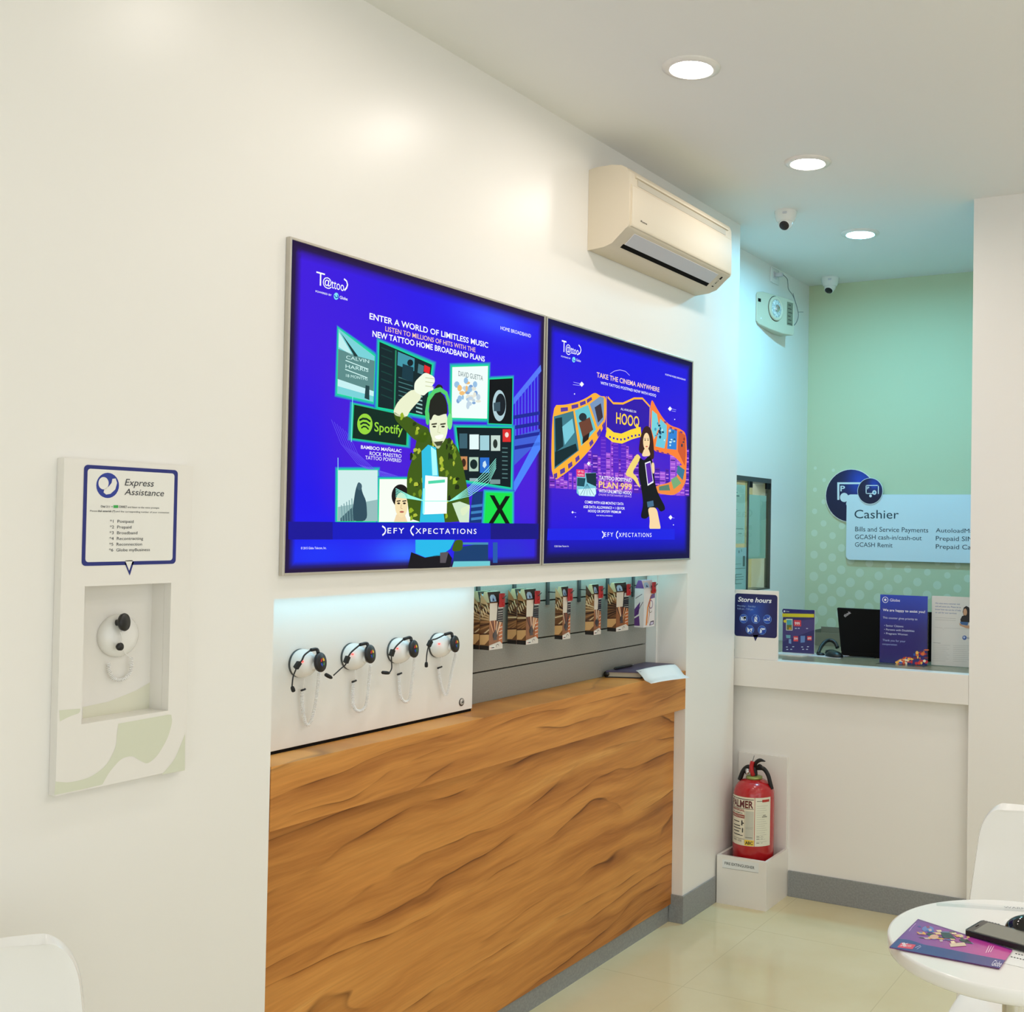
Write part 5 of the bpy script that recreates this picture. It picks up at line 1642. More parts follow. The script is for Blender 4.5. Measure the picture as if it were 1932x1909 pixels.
P5 = lambda x, y, X: unproject(C5[0] + x * C5[2], C5[1] + y * C5[3], 0, X)
dcn = P5(374, 1008, HB)
hs = thing('wall_intercom', 'white round intercom with black ear pad hung inside the help panel recess', 'intercom', dcn)
MB().lathe([(0.041, 0.0), (0.042, 0.006), (0.040, 0.012), (0.034, 0.018), (0.022, 0.022), (0.0, 0.023)], (HB + 0.0004, dcn.y, dcn.z), (1, 0, 0), 40).build('dome', M_gloss, hs)
e = P5(420, 936, 0.0)
EAX = (0.9, 0.42, 0.08)
MB().lathe([(0.006, -0.016), (0.007, -0.007), (0.016, -0.005), (0.0175, 0.0), (0.016, 0.003), (0.0001, 0.0035)], e, EAX, 30).build('ear_pad', M_black, hs)
m = P5(398, 1070, 0.0)
MB().lathe([(0.004, -0.008), (0.0072, -0.004), (0.0075, 0.001), (0.0001, 0.002)], m, (0.9, 0.2, 0.08), 20).build('microphone', M_black, hs)
MB().tube(smooth_path([P5(398, 985, -0.004), P5(406, 1020, -0.003), P5(405, 1040, -0.004), m - Vector((0.005, 0, 0))], 5), 0.0016, 8).build('boom', M_gloss, hs)
MB().tube(smooth_path([P5(412, 1082, -0.005), P5(425, 1108, -0.012), P5(440, 1126, -0.018)], 4), 0.0008, 6).build('thin_wire', M_cordw, hs)
MB().tube(coil_path([P5(456, 1130, -0.022), P5(455, 1190, -0.024), P5(432, 1236, -0.026), P5(395, 1250, -0.027), P5(355, 1240, -0.027), P5(336, 1200, -0.028), P5(332, 1160, -0.028)], 0.0028, 300, 7), 0.0012, 5).build('coiled_cord', M_cordw, hs)

# ------------------------------------------------------------------ cashier sign
cs = thing('cashier_sign', 'pale wall sign reading Cashier with two navy discs on the green wall', 'sign', (0.35, 5.49, 1.35))
CY = 5.478
MB().prism([(u, 5.499, v) for u, v in [(0.084 + 0.136 * math.cos(2 * math.pi * k / 56), 1.677 + 0.136 * math.sin(2 * math.pi * k / 56)) for k in range(56)]], (0, -0.008, 0)).build('disc_rim', M_white, cs)
d = MB()
PD = Plane(1, 5.491, -1, None, 0.0004)
def shaded_disc(pl, mb, cu, cv, r, c0, c1, layer, n=40):
    rings = 6
    for i in range(rings):
        for k in range(n):
            q = []
            cc = []
            for (ri, kk) in ((i, k), (i + 1, k), (i + 1, k + 1), (i, k + 1)):
                rr = r * ri / rings; a = 2 * math.pi * kk / n
                u, v = cu + rr * math.cos(a), cv + rr * math.sin(a)
                q.append(pl.pt(u, v, layer))
                t_ = math.exp(-(((u - cu) / r - 0.35) / 0.55) ** 2 - (((v - cv) / r - 0.55) / 0.6) ** 2)
                cc.append(rgb(*lerp3(c0, c1, min(1, t_))))
            mb.add(q, [(0, 1, 2, 3)], 0, cc)
shaded_disc(PD, d, 0.084, 1.677, 0.133, (22, 20, 62), (34, 70, 190), 0.5)
# banknote mark: corner frame, P and coins
CP = (1540, 870, 310 / 1932, 220 / 1371)
PDp = Plane(1, 5.491, -1, CP, 0.0004)
SGN = rgb(226, 236, 240)
PDp.poly(d, [(248, 248), (640, 248), (640, 270), (272, 270), (272, 455), (248, 455)], SGN, 1.5)
PDp.text(d, 'P', (284, 352), (338, 352), (284, 290), SGN, 1.5, bold=0.02)
PDp.ell(d, (330, 426), 50, 54, SGN, 2); PDp.ell(d, (385, 500), 34, 34, SGN, 2)
d.build('large_disc', M_print, cs)
c = MB()
c.prism([(u, 5.488, v) for u, v in rrect(0.067, 1.3515, 1.16, 1.683, 0.022)], (0, CY - 5.488, 0))
tag(c.build('card', mat('pale blue white acrylic', rgb(222, 236, 242), 0.3), cs, 0.001), 'pale blue rounded card')
MB().box((0.1, 5.488, 1.4), (1.1, 5.4998, 1.64)).build('spacer', M_white, cs)
s2 = MB()
s2.prism([(0.1915 + 0.0665 * math.cos(2 * math.pi * k / 44), CY - 0.0003, 1.700 + 0.0665 * math.sin(2 * math.pi * k / 44)) for k in range(44)], (0, -0.005, 0), 0, rgb(226, 236, 240))
P2_ = Plane(1, CY - 0.0055, -1, CP, 0.0004)
shaded_disc(P2_, s2, 0.1915, 1.700, 0.0640, (20, 18, 56), (32, 66, 180), 0.5)
for (a, b_, c_, e_) in ((582, 280, 736, 290), (582, 375, 690, 385), (582, 280, 592, 385), (726, 280, 736, 385)):
    P2_.poly(s2, [(a, b_), (c_, b_), (c_, e_), (a, e_)], SGN, 1.5)
P2_.text(s2, 'P', (598, 330), (624, 330), (598, 300), SGN, 1.5, bold=0.02)
P2_.poly(s2, [(652, 302), (708, 302), (708, 312), (652, 312)], rgb(40, 70, 170), 1.5)
P2_.ell(s2, (684, 368), 25, 27, SGN, 2); P2_.ell(s2, (684, 368), 12, 13, rgb(110, 170, 200), 2.5); P2_.ell(s2, (639, 408), 16, 17, SGN, 2)
s2.build('small_disc', M_print, cs)
tx = MB()
PT = Plane(1, CY, -1, CP, 0.0004)
TC = rgb(34, 62, 76)
PT.text(tx, 'Cashier', (449, 670), (970, 674), (449, 572), TC, 1)
tx.build('title', M_print, cs); tx = MB()
PT.text(tx, 'Bills and Service Payments', (458, 824), (1317, 832), (458, 770), TC, 1)
PT.text(tx, 'GCASH cash-in/cash-out', (455, 914), (1240, 924), (455, 862), TC, 1)
PT.text(tx, 'GCASH Remit', (455, 1004), (897, 1008), (455, 953), TC, 1)
tx.build('payment_list', M_print, cs); tx = MB()
PT.text(tx, 'AutoloadMax', (1406, 836), (1890, 842), (1406, 788), TC, 1)
PT.text(tx, 'Prepaid SIM Kit', (1406, 932), (1990, 940), (1406, 880), TC, 1)
PT.text(tx, 'Prepaid Call Cards', (1406, 1028), (2120, 1040), (1406, 976), TC, 1)
tx.build('product_list', M_print, cs)

# ------------------------------------------------------------------ things on the cashier counter
CC = (1370, 880, 1 / 4.025, 1 / 4.025)
CZ = 0.9602
st_ = thing('store_hours_sign', 'white standing card with a navy speech bubble reading Store hours', 'sign', (0.08, 4.345, CZ))
SY = 4.312
sx0 = unproject(1386, 1180, 1, SY).x; sx1 = unproject(1468.4, 1180, 1, SY).x
MB().box((sx0, SY, CZ), (sx1, SY + 0.006, unproject(1430, 1113.5, 1, SY).z)).build('card', M_white, st_, 0.0006)
MB().box((sx0 + 0.002, SY + 0.006, CZ), (sx1 - 0.002, SY + 0.05, CZ + 0.003)).build('foot', M_white, st_)
PS = Plane(1, SY, -1, CC, 0.0003)
sb = MB()
def bubble(mb, pl, u0, v0, u1, v1, r, c0, c1, layer):
    # printed sheet with a lighter blue bloom, as a fan of bands
    nx, ny = 14, 14
    out = rrect(u0, v0, u1, v1, r, 5)
    cu, cv = u0 + (u1 - u0) * 0.42, v0 + (v1 - v0) * 0.62
    R = 7
    for i in range(R):
        for k in range(len(out)):
            q, cc = [], []
            for (ri, kk) in ((i, k), (i + 1, k), (i + 1, k + 1), (i, k + 1)):
                p = out[kk % len(out)]
                f = ri / R
                q.append(pl.pt(cu + (p[0] - cu) * f, cv + (p[1] - cv) * f, layer))
                cc.append(rgb(*lerp3(c1, c0, min(1, f * 1.3))))
            mb.add(q, [(0, 1, 2, 3)], 0, cc)
u0, v1 = PS.uv(68, 962); u1 = PS.uv(386, 1292)[0]; v0 = PS.uv(222, 1302)[1]
bubble(sb, PS, u0, v0 + 0.004, u1, v1, 0.012, (24, 22, 84), (34, 84, 184), 1)
PS.poly(sb, [(203, 1278), (246, 1278), (222, 1328)], rgb(24, 22, 84), 1)
ICON = [(133, 1155), (225, 1158), (314, 1160), (181, 1238), (273, 1242)]
for i, (x, y) in enumerate(ICON):
    uu, vv = PS.uv(x, y)
    PS.disc(sb, uu, vv, 0.0185, rgb(34, 76, 176), 2)
    PS.ring(sb, uu, vv, 0.0187, 0.0012, rgb(110, 160, 226), 3)
    W2 = rgb(220, 232, 246)
    if i == 0:
        PS.quad(sb, uu - 0.013, vv - 0.008, uu + 0.011, vv + 0.008, W2, 3); PS.disc(sb, uu + 0.006, vv + 0.005, 0.006, W2, 3)
    elif i == 1:
        PS.quad(sb, uu - 0.006, vv - 0.012, uu + 0.007, vv + 0.008, W2, 3); PS.stroke(sb, [(uu, vv + 0.008), (uu + 0.004, vv + 0.015)], 0.002, W2, 3, px=False)
    elif i == 2:
        PS.quad(sb, uu - 0.014, vv - 0.005, uu + 0.010, vv - 0.001, W2, 3); PS.stroke(sb, [(uu - 0.002, vv + 0.004), (uu + 0.009, vv + 0.003), (uu + 0.010, vv + 0.011)], 0.003, W2, 3, px=False)
    elif i == 3:
        PS.shape(sb, [(uu - 0.012, vv + 0.010), (uu - 0.004, vv + 0.002), (uu + 0.012, vv + 0.007), (uu + 0.008, vv - 0.012), (uu + 0.003, vv - 0.011), (uu + 0.002, vv - 0.002), (uu - 0.006, vv - 0.012), (uu - 0.011, vv - 0.011)], W2, 3)
    else:
        PS.shape(sb, [(uu - 0.010, vv - 0.012), (uu - 0.002, vv - 0.012), (uu, vv), (uu + 0.014, vv + 0.003), (uu + 0.013, vv + 0.008), (uu - 0.008, vv + 0.008)], W2, 3)
    PS.stroke(sb, [(uu - 0.013, vv + 0.013), (uu + 0.013, vv - 0.013)], 0.0022, rgb(24, 30, 110), 4, px=False)
PS.text(sb, 'Store hours', (90, 1024), (346, 1030), (90, 990), rgb(244, 246, 250), 3, bold=0.02, shear=0.2)
PS.text(sb, 'Monday - Sunday', (85, 1062), (225, 1064), (85, 1050), rgb(150, 180, 226), 3)
PS.text(sb, '9:00 am - 7:00 pm', (85, 1085), (206, 1087), (85, 1072), rgb(150, 180, 226), 3)
sb.build('bubble_print', M_print, st_)

br = thing('brochure_stand', 'purple promo leaflet with a yellow stripe standing on a white base', 'leaflet stand', (0.165, 4.60, CZ))
BY = 4.575
MB().box((0.094, BY, CZ + 0.006), (0.241, BY + 0.004, 1.155)).build('back_plate', M_white, br)
MB().prism([(0.060, BY - 0.085, CZ), (0.215, BY - 0.075, CZ), (0.236, BY + 0.05, CZ), (0.096, BY + 0.05, CZ)], (0, 0, 0.0058)).build('base', M_white, br)
PBR = Plane(1, BY, -1, CC, 0.0003)
lf = MB()
PUR = rgb(64, 48, 104)
U0, U1, V0, V1 = 0.094, 0.2405, CZ + 0.007, 1.155
PBR.quad(lf, U0, V0, U1, V1, PUR, 1)
PBR.poly(lf, [(427, 1115), (668, 1120), (668, 1146), (427, 1142)], rgb(226, 206, 40), 2)
PBR.poly(lf, [(427, 1086), (668, 1090), (668, 1112), (427, 1106)], rgb(50, 40, 110), 2)
PBR.poly(lf, [(430, 1180), (668, 1160), (668, 1240), (430, 1330)], rgb(84, 66, 122), 1.5)
PBR.text(lf, 'Globe', (455, 1103), (480, 1104), (455, 1095), rgb(230, 230, 244), 3); PBR.ell(lf, (443, 1099), 7, 7, rgb(230, 230, 244), 3)
PBR.poly(lf, [(456, 1156), (505, 1157), (505, 1245), (456, 1244)], rgb(230, 224, 196), 3)
PBR.poly(lf, [(461, 1164), (500, 1165), (500, 1202), (461, 1202)], rgb(90, 170, 176), 4); PBR.poly(lf, [(461, 1202), (500, 1202), (500, 1240), (461, 1240)], rgb(120, 120, 60), 4)
PBR.ell(lf, (486, 1230), 9, 9, rgb(230, 150, 40), 5); PBR.ell(lf, (449, 1174), 12, 12, rgb(236, 206, 50), 5)
PR = rgb(226, 66, 76)
PBR.poly(lf, [(514, 1165), (570, 1167), (570, 1214), (514, 1212)], PR, 3); PBR.text(lf, '999', (522, 1202), (560, 1204), (522, 1180), rgb(250, 226, 226), 4, bold=0.02)
PBR.poly(lf, [(512, 1287), (547, 1288), (547, 1328), (512, 1327)], PR, 3); PBR.text(lf, '599', (516, 1315), (544, 1316), (516, 1298), rgb(250, 226, 226), 4, bold=0.02)
PBR.poly(lf, [(616, 1287), (650, 1288), (650, 1320), (616, 1319)], PR, 3); PBR.text(lf, '699', (620, 1312), (647, 1313), (620, 1296), rgb(250, 226, 226), 4, bold=0.02)
PBR.poly(lf, [(454, 1278), (490, 1280), (488, 1304), (458, 1302)], rgb(120, 170, 180), 3); PBR.poly(lf, [(476, 1310), (495, 1310), (495, 1346), (476, 1342)], rgb(130, 150, 196), 3); PBR.poly(lf, [(566, 1285), (600, 1285), (598, 1335), (566, 1338)], rgb(110, 136, 190), 3)
for (x, y) in ((530, 1229), (552, 1229), (615, 1230), (462, 1370), (510, 1368), (578, 1370), (622, 1368), (465, 1389), (495, 1388), (585, 1388), (615, 1388)):
    PBR.poly(lf, [(x - 7, y - 3), (x + 7, y - 3), (x + 7, y + 3), (x - 7, y + 3)], rgb(206, 206, 226), 3)
lf.build('leaflet', M_printg, br)

lp = thing('laptop', 'open black laptop seen from behind on the cashier counter', 'laptop', (0.54, 4.75, CZ))
LB = [(0.334, 4.655, 0.978), (0.748, 4.655, 0.978), (0.748, 4.630, 1.166), (0.322, 4.630, 1.166)]
l = MB().prism(LB, (0, 0.012, 0.001))
l.build('lid', M_blackm, lp, 0.003, 2)
MB().box((0.334, 4.655, CZ), (0.748, 4.90, 0.978)).build('base', M_blackm, lp, 0.003, 2)
lg = MB()
def LQ(u, v):
    a, b_, c_, d_ = (Vector(p) for p in LB)
    return a.lerp(b_, u).lerp(d_.lerp(c_, u), v) + Vector((0, -0.0008, 0))
vs, fs = text_geo('think', 0.01, 0, 1)
xm = max(v[0] for v in vs)
ca, sa = math.cos(0.6), math.sin(0.6)
lg.add([LQ(0.075 + (x * ca - y * sa) / xm * 0.085, 0.79 + (x * sa + y * ca) / xm * 0.19) for x, y in vs], fs)
lg.build('lid_mark', M_aclouver, lp)

bs = thing('counter_sign', 'dark blue priority-lane sign in a clear stand on the cashier counter', 'sign', (0.66, 4.47, CZ))
GY = 4.482
MB().box((0.559, GY, CZ + 0.002), (0.7585, GY + 0.004, 1.2415)).build('back_sheet', M_acrylic, bs)
MB().box((0.559, GY - 0.055, CZ), (0.7585, GY + 0.03, CZ + 0.002)).build('clear_base', M_acrylic, bs)
PG_ = Plane(1, GY, -1, CC, 0.0003)
s = MB()
A0, A1, B0, B1 = 0.559, 0.756, CZ + 0.003, 1.2405
nn = 8
for k in range(nn):
    f0, f1 = k / nn, (k + 1) / nn
    q = [PG_.pt(A0, B0 + f0 * (B1 - B0), 1), PG_.pt(A1, B0 + f0 * (B1 - B0), 1), PG_.pt(A1, B0 + f1 * (B1 - B0), 1), PG_.pt(A0, B0 + f1 * (B1 - B0), 1)]
    col = lambda f: rgb(*lerp3((28, 30, 112), (30, 66, 186), max(0, f - 0.45) / 0.55))
    s.add(q, [(0, 1, 2, 3)], 0, [col(f0), col(f0), col(f1), col(f1)])
W3 = rgb(236, 240, 250)
uu, vv = PG_.uv(1209, 1012)
PG_.ring(s, uu, vv, 0.0125, 0.0022, W3, 2); PG_.disc(s, uu, vv, 0.005, W3, 2)
CQ = (1540, 1090, 310 / 1932, 240 / 1496)
PQ = Plane(1, GY, -1, CQ, 0.0003)
PQ.text(s, 'Globe', (866, 276), (985, 280), (866, 244), W3, 3)
PQ.text(s, 'We are happy to assist you!', (784, 390), (1280, 410), (784, 362), W3, 3, bold=0.012)
PQ.text(s, 'This counter gives priority to', (784, 478), (1190, 498), (784, 454), rgb(206, 216, 244), 3)
PQ.text(s, '• Senior Citizens', (800, 570), (1025, 578), (800, 548), rgb(206, 216, 244), 3)
PQ.text(s, '• Persons with Disabilities', (800, 616), (1155, 630), (800, 594), rgb(206, 216, 244), 3)
PQ.text(s, '• Pregnant Women', (800, 662), (1075, 672), (800, 640), rgb(206, 216, 244), 3)
PQ.text(s, 'Thank you for your', (780, 742), (1050, 752), (780, 718), rgb(160, 180, 236), 3)
PQ.text(s, 'cooperation', (778, 786), (950, 790), (778, 766), rgb(160, 180, 236), 3)
random.seed(21)
for k in range(46):
    x = random.uniform(950, 1300); y = 1010 - random.random() * (x - 900) * 0.50
    c_ = random.choice([(226, 70, 40), (240, 150, 50), (200, 40, 50), (250, 196, 90), (40, 90, 180), (120, 40, 60), (244, 230, 200), (226, 110, 50)])
    PQ.ell(s, (x, min(y, 1005)), random.uniform(8, 34), random.uniform(7, 22), rgb(*c_), 3 + 0.03 * k, n=10)
PQ.stroke(s, [(940, 990), (985, 960), (1040, 955), (1060, 930)], 0.003, rgb(244, 170, 60), 4.6)
s.build('printed_sheet', M_printg, bs)

ws = thing('info_leaflet', 'white printed notice with a small picture of a woman, at the right counter end', 'leaflet', (0.85, 4.55, CZ))
WY = 4.532
MB().box((0.7595, WY, CZ + 0.002), (1.0, WY + 0.003, 1.241)).build('sheet', M_white, ws)
MB().box((0.765, WY - 0.01, CZ), (1.0, WY + 0.05, CZ + 0.002)).build('clear_base', M_acrylic, ws)
PW = Plane(1, WY, -1, CQ, 0.0003)
s = MB()
BLU = rgb(80, 110, 170)
for k, (x1, tx_) in enumerate(((1690, 'We value every customer visit'), (1700, 'and will assist you. Please let us'), (1700, 'know how we can be of help'), (1650, 'or ask for our services'))):
    PW.text(s, tx_, (1400, 306 + k * 36), (x1, 318 + k * 36), (1400, 288 + k * 36), BLU, 1)
for k in range(2):
    PW.stroke(s, [(1398, 468 + k * 24), (1640, 478 + k * 24)], 0.0008, rgb(170, 168, 160), 1)
PW.stroke(s, [(1390, 578), (1480, 590), (1492, 612), (1510, 590), (1700, 598), (1828, 606)], 0.0008, rgb(190, 188, 180), 1)
for j, x0, x1 in ((0, 1375, 1575), (1, 1610, 1830)):
    for k in range(9):
        PW.stroke(s, [(x0, 790 + k * 23 + j * 6), (x1 - (k * 37 % 60), 794 + k * 23 + j * 8)], 0.0007, rgb(186, 182, 172), 1)
PW.stroke(s, [(1375, 762), (1462, 768)], 0.0012, rgb(140, 138, 130), 1)
PW.poly(s, [(1722, 400), (1735, 350), (1765, 330), (1800, 350), (1812, 420), (1808, 500), (1760, 500), (1735, 450)], rgb(26, 22, 24), 2)
PW.ell(s, (1752, 405), 22, 44, rgb(214, 166, 130), 3)
PW.poly(s, [(1715, 450), (1745, 440), (1770, 440), (1815, 470), (1818, 525), (1700, 520), (1695, 490)], rgb(34, 30, 30), 3)
PW.poly(s, [(1690, 515), (1790, 522), (1780, 560), (1700, 548)], rgb(70, 110, 160), 4)
PW.poly(s, [(1680, 530), (1720, 555), (1800, 560), (1812, 530), (1815, 598), (1760, 590), (1690, 560)], rgb(214, 166, 130), 5)
PW.ell(s, (1744, 704), 26, 26, rgb(70, 100, 170), 2); PW.ell(s, (1740, 700), 13, 13, rgb(190, 206, 230), 3)
PW.text(s, 'Globe', (1776, 716), (1860, 720), (1776, 698), rgb(40, 50, 90), 2, bold=0.01)
s.build('print', M_print, ws)

gb = thing('desk_tray', 'small grey tray behind the black headphones on the cashier counter', 'tray', (0.13, 4.98, CZ))
t_ = MB(); t_.box((0.075, 5.0, CZ), (0.26, 5.1, CZ + 0.004)); t_.box((0.075, 5.0, CZ + 0.004), (0.079, 5.1, 1.03)); t_.box((0.256, 5.0, CZ + 0.004), (0.26, 5.1, 1.03)); t_.box((0.079, 5.096, CZ + 0.004), (0.256, 5.1, 1.04)); t_.box((0.079, 5.0, CZ + 0.004), (0.256, 5.004, 1.02))
t_.build('body', mat('grey plastic', rgb(128, 126, 108), 0.5), gb)
hd = thing('desk_headphones', 'black headphones lying on the counter between the leaflet stand and laptop', 'headphones', (0.27, 4.67, CZ))
arc = [(0.246, 4.61, CZ + 0.006), (0.244, 4.645, CZ + 0.030), (0.252, 4.68, CZ + 0.052), (0.268, 4.70, CZ + 0.058), (0.29, 4.70, CZ + 0.048), (0.305, 4.69, CZ + 0.028)]
MB().tube(smooth_path(arc, 6), 0.0085, 8).build('headband', M_black, hd)
MB().lathe([(0.024, 0.0), (0.027, 0.006), (0.024, 0.016), (0.010, 0.020)], (0.285, 4.665, CZ + 0.001), (0, 0, 1), 26).build('ear_cup', M_black, hd)
MB().lathe([(0.016, 0.0), (0.017, 0.004), (0.013, 0.011), (0.0, 0.013)], (0.262, 4.60, CZ), (0, 0, 1), 22).build('ear_cup', M_black, hd)
MB().tube(smooth_path([(0.25, 4.64, CZ + 0.004), (0.272, 4.615, CZ + 0.004), (0.30, 4.62, CZ + 0.004), (0.315, 4.65, CZ + 0.004)], 5), 0.002, 6).build('cable', M_chrome, hd)
pp = MB().box((0.22, 4.54, CZ), (0.37, 4.66, CZ + 0.002)); o = pp.build('paper_slip', M_aclouver); tag(o, 'grey paper slip lying under the mouse in front of the laptop', 'paper')
ms = thing('desk_mouse', 'black computer mouse on the cashier counter in front of the laptop', 'mouse', (0.33, 4.575, CZ + 0.002))
def mouse_mesh(c, lx, ly, h, rot):
    bm = bmesh.new()
    bmesh.ops.create_uvsphere(bm, u_segments=24, v_segments=14, radius=1.0)
    for v in bm.verts:
        z = v.co.z
        v.co.z = max(0, z) * h if z > 0 else 0
        k = 1 - 0.18 * v.co.y
        x, y = v.co.x * lx * k, v.co.y * ly
        v.co.x = c[0] + x * math.cos(rot) - y * math.sin(rot)
        v.co.y = c[1] + x * math.sin(rot) + y * math.cos(rot)
        v.co.z += c[2]
    m_ = MB(); m_.from_bm(bm, 0, None, True)
    return m_
mouse_mesh((0.33, 4.575, CZ + 0.002), 0.028, 0.045, 0.026, 1.2).build('shell', M_black, ms)
MB().tube(smooth_path([(0.365, 4.585, CZ + 0.005), (0.40, 4.60, CZ + 0.003), (0.45, 4.615, CZ + 0.003), (0.50, 4.62, CZ + 0.003)], 5), 0.0016, 6).build('cable', M_black, ms)

# ------------------------------------------------------------------ fire extinguisher in its stand
fs_ = thing('extinguisher_stand', 'white floor box with a tall back board in the corner', 'extinguisher stand', (0.115, 4.23, 0))
bx = MB()
X0, X1, YA, YB, ZT = 0.009, 0.225, 4.120, 4.3425, 0.192
w_ = 0.012
bx.box((X0, YA, 0), (X1, YA + w_, ZT)); bx.box((X0, YB - w_, 0), (X1, YB, ZT)); bx.box((X0, YA + w_, 0), (X0 + w_, YB - w_, ZT)); bx.box((X1 - w_, YA + w_, 0), (X1, YB - w_, ZT)); bx.box((X0 + w_, YA + w_, 0), (X1 - w_, YB - w_, 0.012))
bx.build('bin', M_white, fs_)
MB().box((0.002, YB - 0.012, ZT), (0.222, YB, 0.566)).build('back_board', M_white, fs_, 0.001)
C7 = (1240, 1380, 320 / 1608, 380 / 1909)
PX = Plane(1, YA, -1, C7, 0.0004)
pl_ = MB()
PX.poly(pl_, [(618, 1208), (962, 1245), (960, 1340), (618, 1290)], rgb(232, 234, 232), 1)
PX.text(pl_, 'FIRE EXTINGUISHER', (640, 1258), (922, 1295), (640, 1232), rgb(52, 62, 62), 2, bold=0.006)
PX.stroke(pl_, [(618, 1288), (960, 1340)], 0.0012, rgb(150, 150, 142), 2)
pl_.build('name_plate', M_print, fs_)
EXC = Vector((0.118, 4.232, 0.013))
ER = 0.084
ex = thing('fire_extinguisher', 'red fire extinguisher with white labels standing in the white floor box', 'fire extinguisher', EXC)
MB().lathe([(0.070, 0.0), (0.080, 0.004), (ER, 0.014), (ER, 0.400), (0.082, 0.425), (0.075, 0.445), (0.062, 0.460), (0.044, 0.470), (0.026, 0.474), (0.024, 0.478)], EXC, (0, 0, 1), 56).build('cylinder', M_red, ex)
MB().lathe([(0.032, 0.474), (0.034, 0.478), (0.033, 0.484), (0.024, 0.486), (0.018, 0.487)], EXC, (0, 0, 1), 28).build('collar', mat('green brass ring', rgb(150, 160, 92), 0.35, metal=0.5), ex)
MB().lathe([(0.014, 0.486), (0.013, 0.500), (0.011, 0.518), (0.008, 0.524)], EXC, (0, 0, 1), 20).build('valve', M_rubber, ex)
V = lambda x, y, z: (EXC.x + x, EXC.y + y, EXC.z + z)
MB().tube(smooth_path([V(0.0, -0.012, 0.488), V(-0.004, -0.016, 0.505), V(-0.006, -0.016, 0.525), V(-0.002, -0.014, 0.545)], 5), 0.009, 10, radii=None).build('safety_seal', M_redtag, ex)
MB().tube([V(-0.002, -0.014, 0.545), V(0.006, -0.016, 0.57)], 0.0012, 6).build('pull_pin', M_steel, ex)
MB().tube(smooth_path([V(0.0, 0.0, 0.520), V(0.010, -0.006, 0.540), V(0.030, -0.012, 0.553), V(0.055, -0.018, 0.552)], 6), 0.006, 10, radii=[0.008] * 6 + [0.008] * 6 + [0.0075, 0.007, 0.006, 0.005, 0.004, 0.003, 0.002]).build('squeeze_lever', M_black, ex)
MB().tube(smooth_path([V(0.004, 0.0, 0.512), V(0.026, -0.008, 0.532), V(0.046, -0.018, 0.522)], 6), 0.005, 8).build('carry_handle', M_black, ex)
MB().tube(smooth_path([V(0.008, 0.010, 0.515), V(0.035, 0.012, 0.515), V(0.058, 0.004, 0.495), V(0.070, 0.0, 0.466), V(0.076, 0.004, 0.44)], 6), 0.0085, 10).build('hose', M_rubber, ex)
MB().tube(smooth_path([V(-0.010, 0.010, 0.505), V(-0.032, 0.012, 0.515), V(-0.052, 0.008, 0.498), V(-0.066, 0.004, 0.46)], 6), 0.0095, 10).build('nozzle', M_rubber, ex)
MB().lathe([(0.011, 0.0), (0.012, 0.004), (0.012, 0.008), (0.0001, 0.009)], V(-0.022, -0.014, 0.502), (-0.55, -0.8, 0.15), 20).build('pressure_gauge', M_chrome, ex)
# labels wrapped round the cylinder
LBm = MB()
toC = math.atan2(CAM.y - EXC.y, CAM.x - EXC.x)
def wrap(u, v, lay):   # u = metres round the shell, from the middle of the view to the right; v = height
    a = toC + u / ER
    r = ER + 0.0004 + 0.0003 * lay
    return (EXC.x + r * math.cos(a), EXC.y + r * math.sin(a), EXC.z + 0.222 + (v - 0.108) * 0.90)
def wq(u0, v0, u1, v1, c_, lay=1, n=10):
    for k in range(n):
        a, b_ = u0 + (u1 - u0) * k / n, u0 + (u1 - u0) * (k + 1) / n
        LBm.add([wrap(a, v0, lay), wrap(b_, v0, lay), wrap(b_, v1, lay), wrap(a, v1, lay)], [(0, 1, 2, 3)], 0, c_)
def wt(s_, u0, v0, wd, h_, c_, lay=3, bold=0.0):
    vs_, fs2 = text_geo(s_, bold)
    bm = bmesh.new()
    x0_ = min(v[0] for v in vs_); x1_ = max(v[0] for v in vs_)
    bv = [bm.verts.new((u0 + (x - x0_) * wd / (x1_ - x0_), v0 + y * h_ / CAPH, 0)) for x, y in vs_]
    for f in fs2:
        try: bm.faces.new([bv[i] for i in f])
        except ValueError: pass
    bmesh.ops.triangulate(bm, faces=bm.faces[:])
    bm.verts.index_update()
    LBm.add([wrap(v.co.x, v.co.y, lay) for v in bm.verts], [[v.index for v in f.verts] for f in bm.faces], 0, c_)
    bm.free()
CREAM, INKR, INKB = rgb(232, 222, 198), rgb(150, 26, 30), rgb(40, 34, 32)
wq(-0.125, 0.108, 0.003, 0.322, CREAM)
wq(0.005, 0.108, 0.075, 0.322, rgb(226, 226, 206))
wq(-0.125, 0.311, 0.000, 0.314, INKB, 2); wq(-0.125, 0.270, 0.000, 0.272, INKB, 2)
wt('PALMER', -0.110, 0.276, 0.108, 0.030, rgb(96, 22, 26), 3, 0.03)
wt('UNIVERSAL', -0.112, 0.258, 0.075, 0.010, INKR, 3, 0.02)
wt('DRY CHEMICAL', -0.105, 0.247, 0.060, 0.005, INKB, 3, 0.01)
wq(-0.115, 0.228, -0.038, 0.243, INKR, 2); wt('INSTRUCTIONS', -0.108, 0.232, 0.068, 0.007, CREAM, 4, 0.01)
for k, zz in enumerate((0.208, 0.190, 0.178, 0.165, 0.150)):
    wq(-0.10, zz, -0.062 + 0.004 * (k % 3), zz + 0.004, INKB, 2, 5)
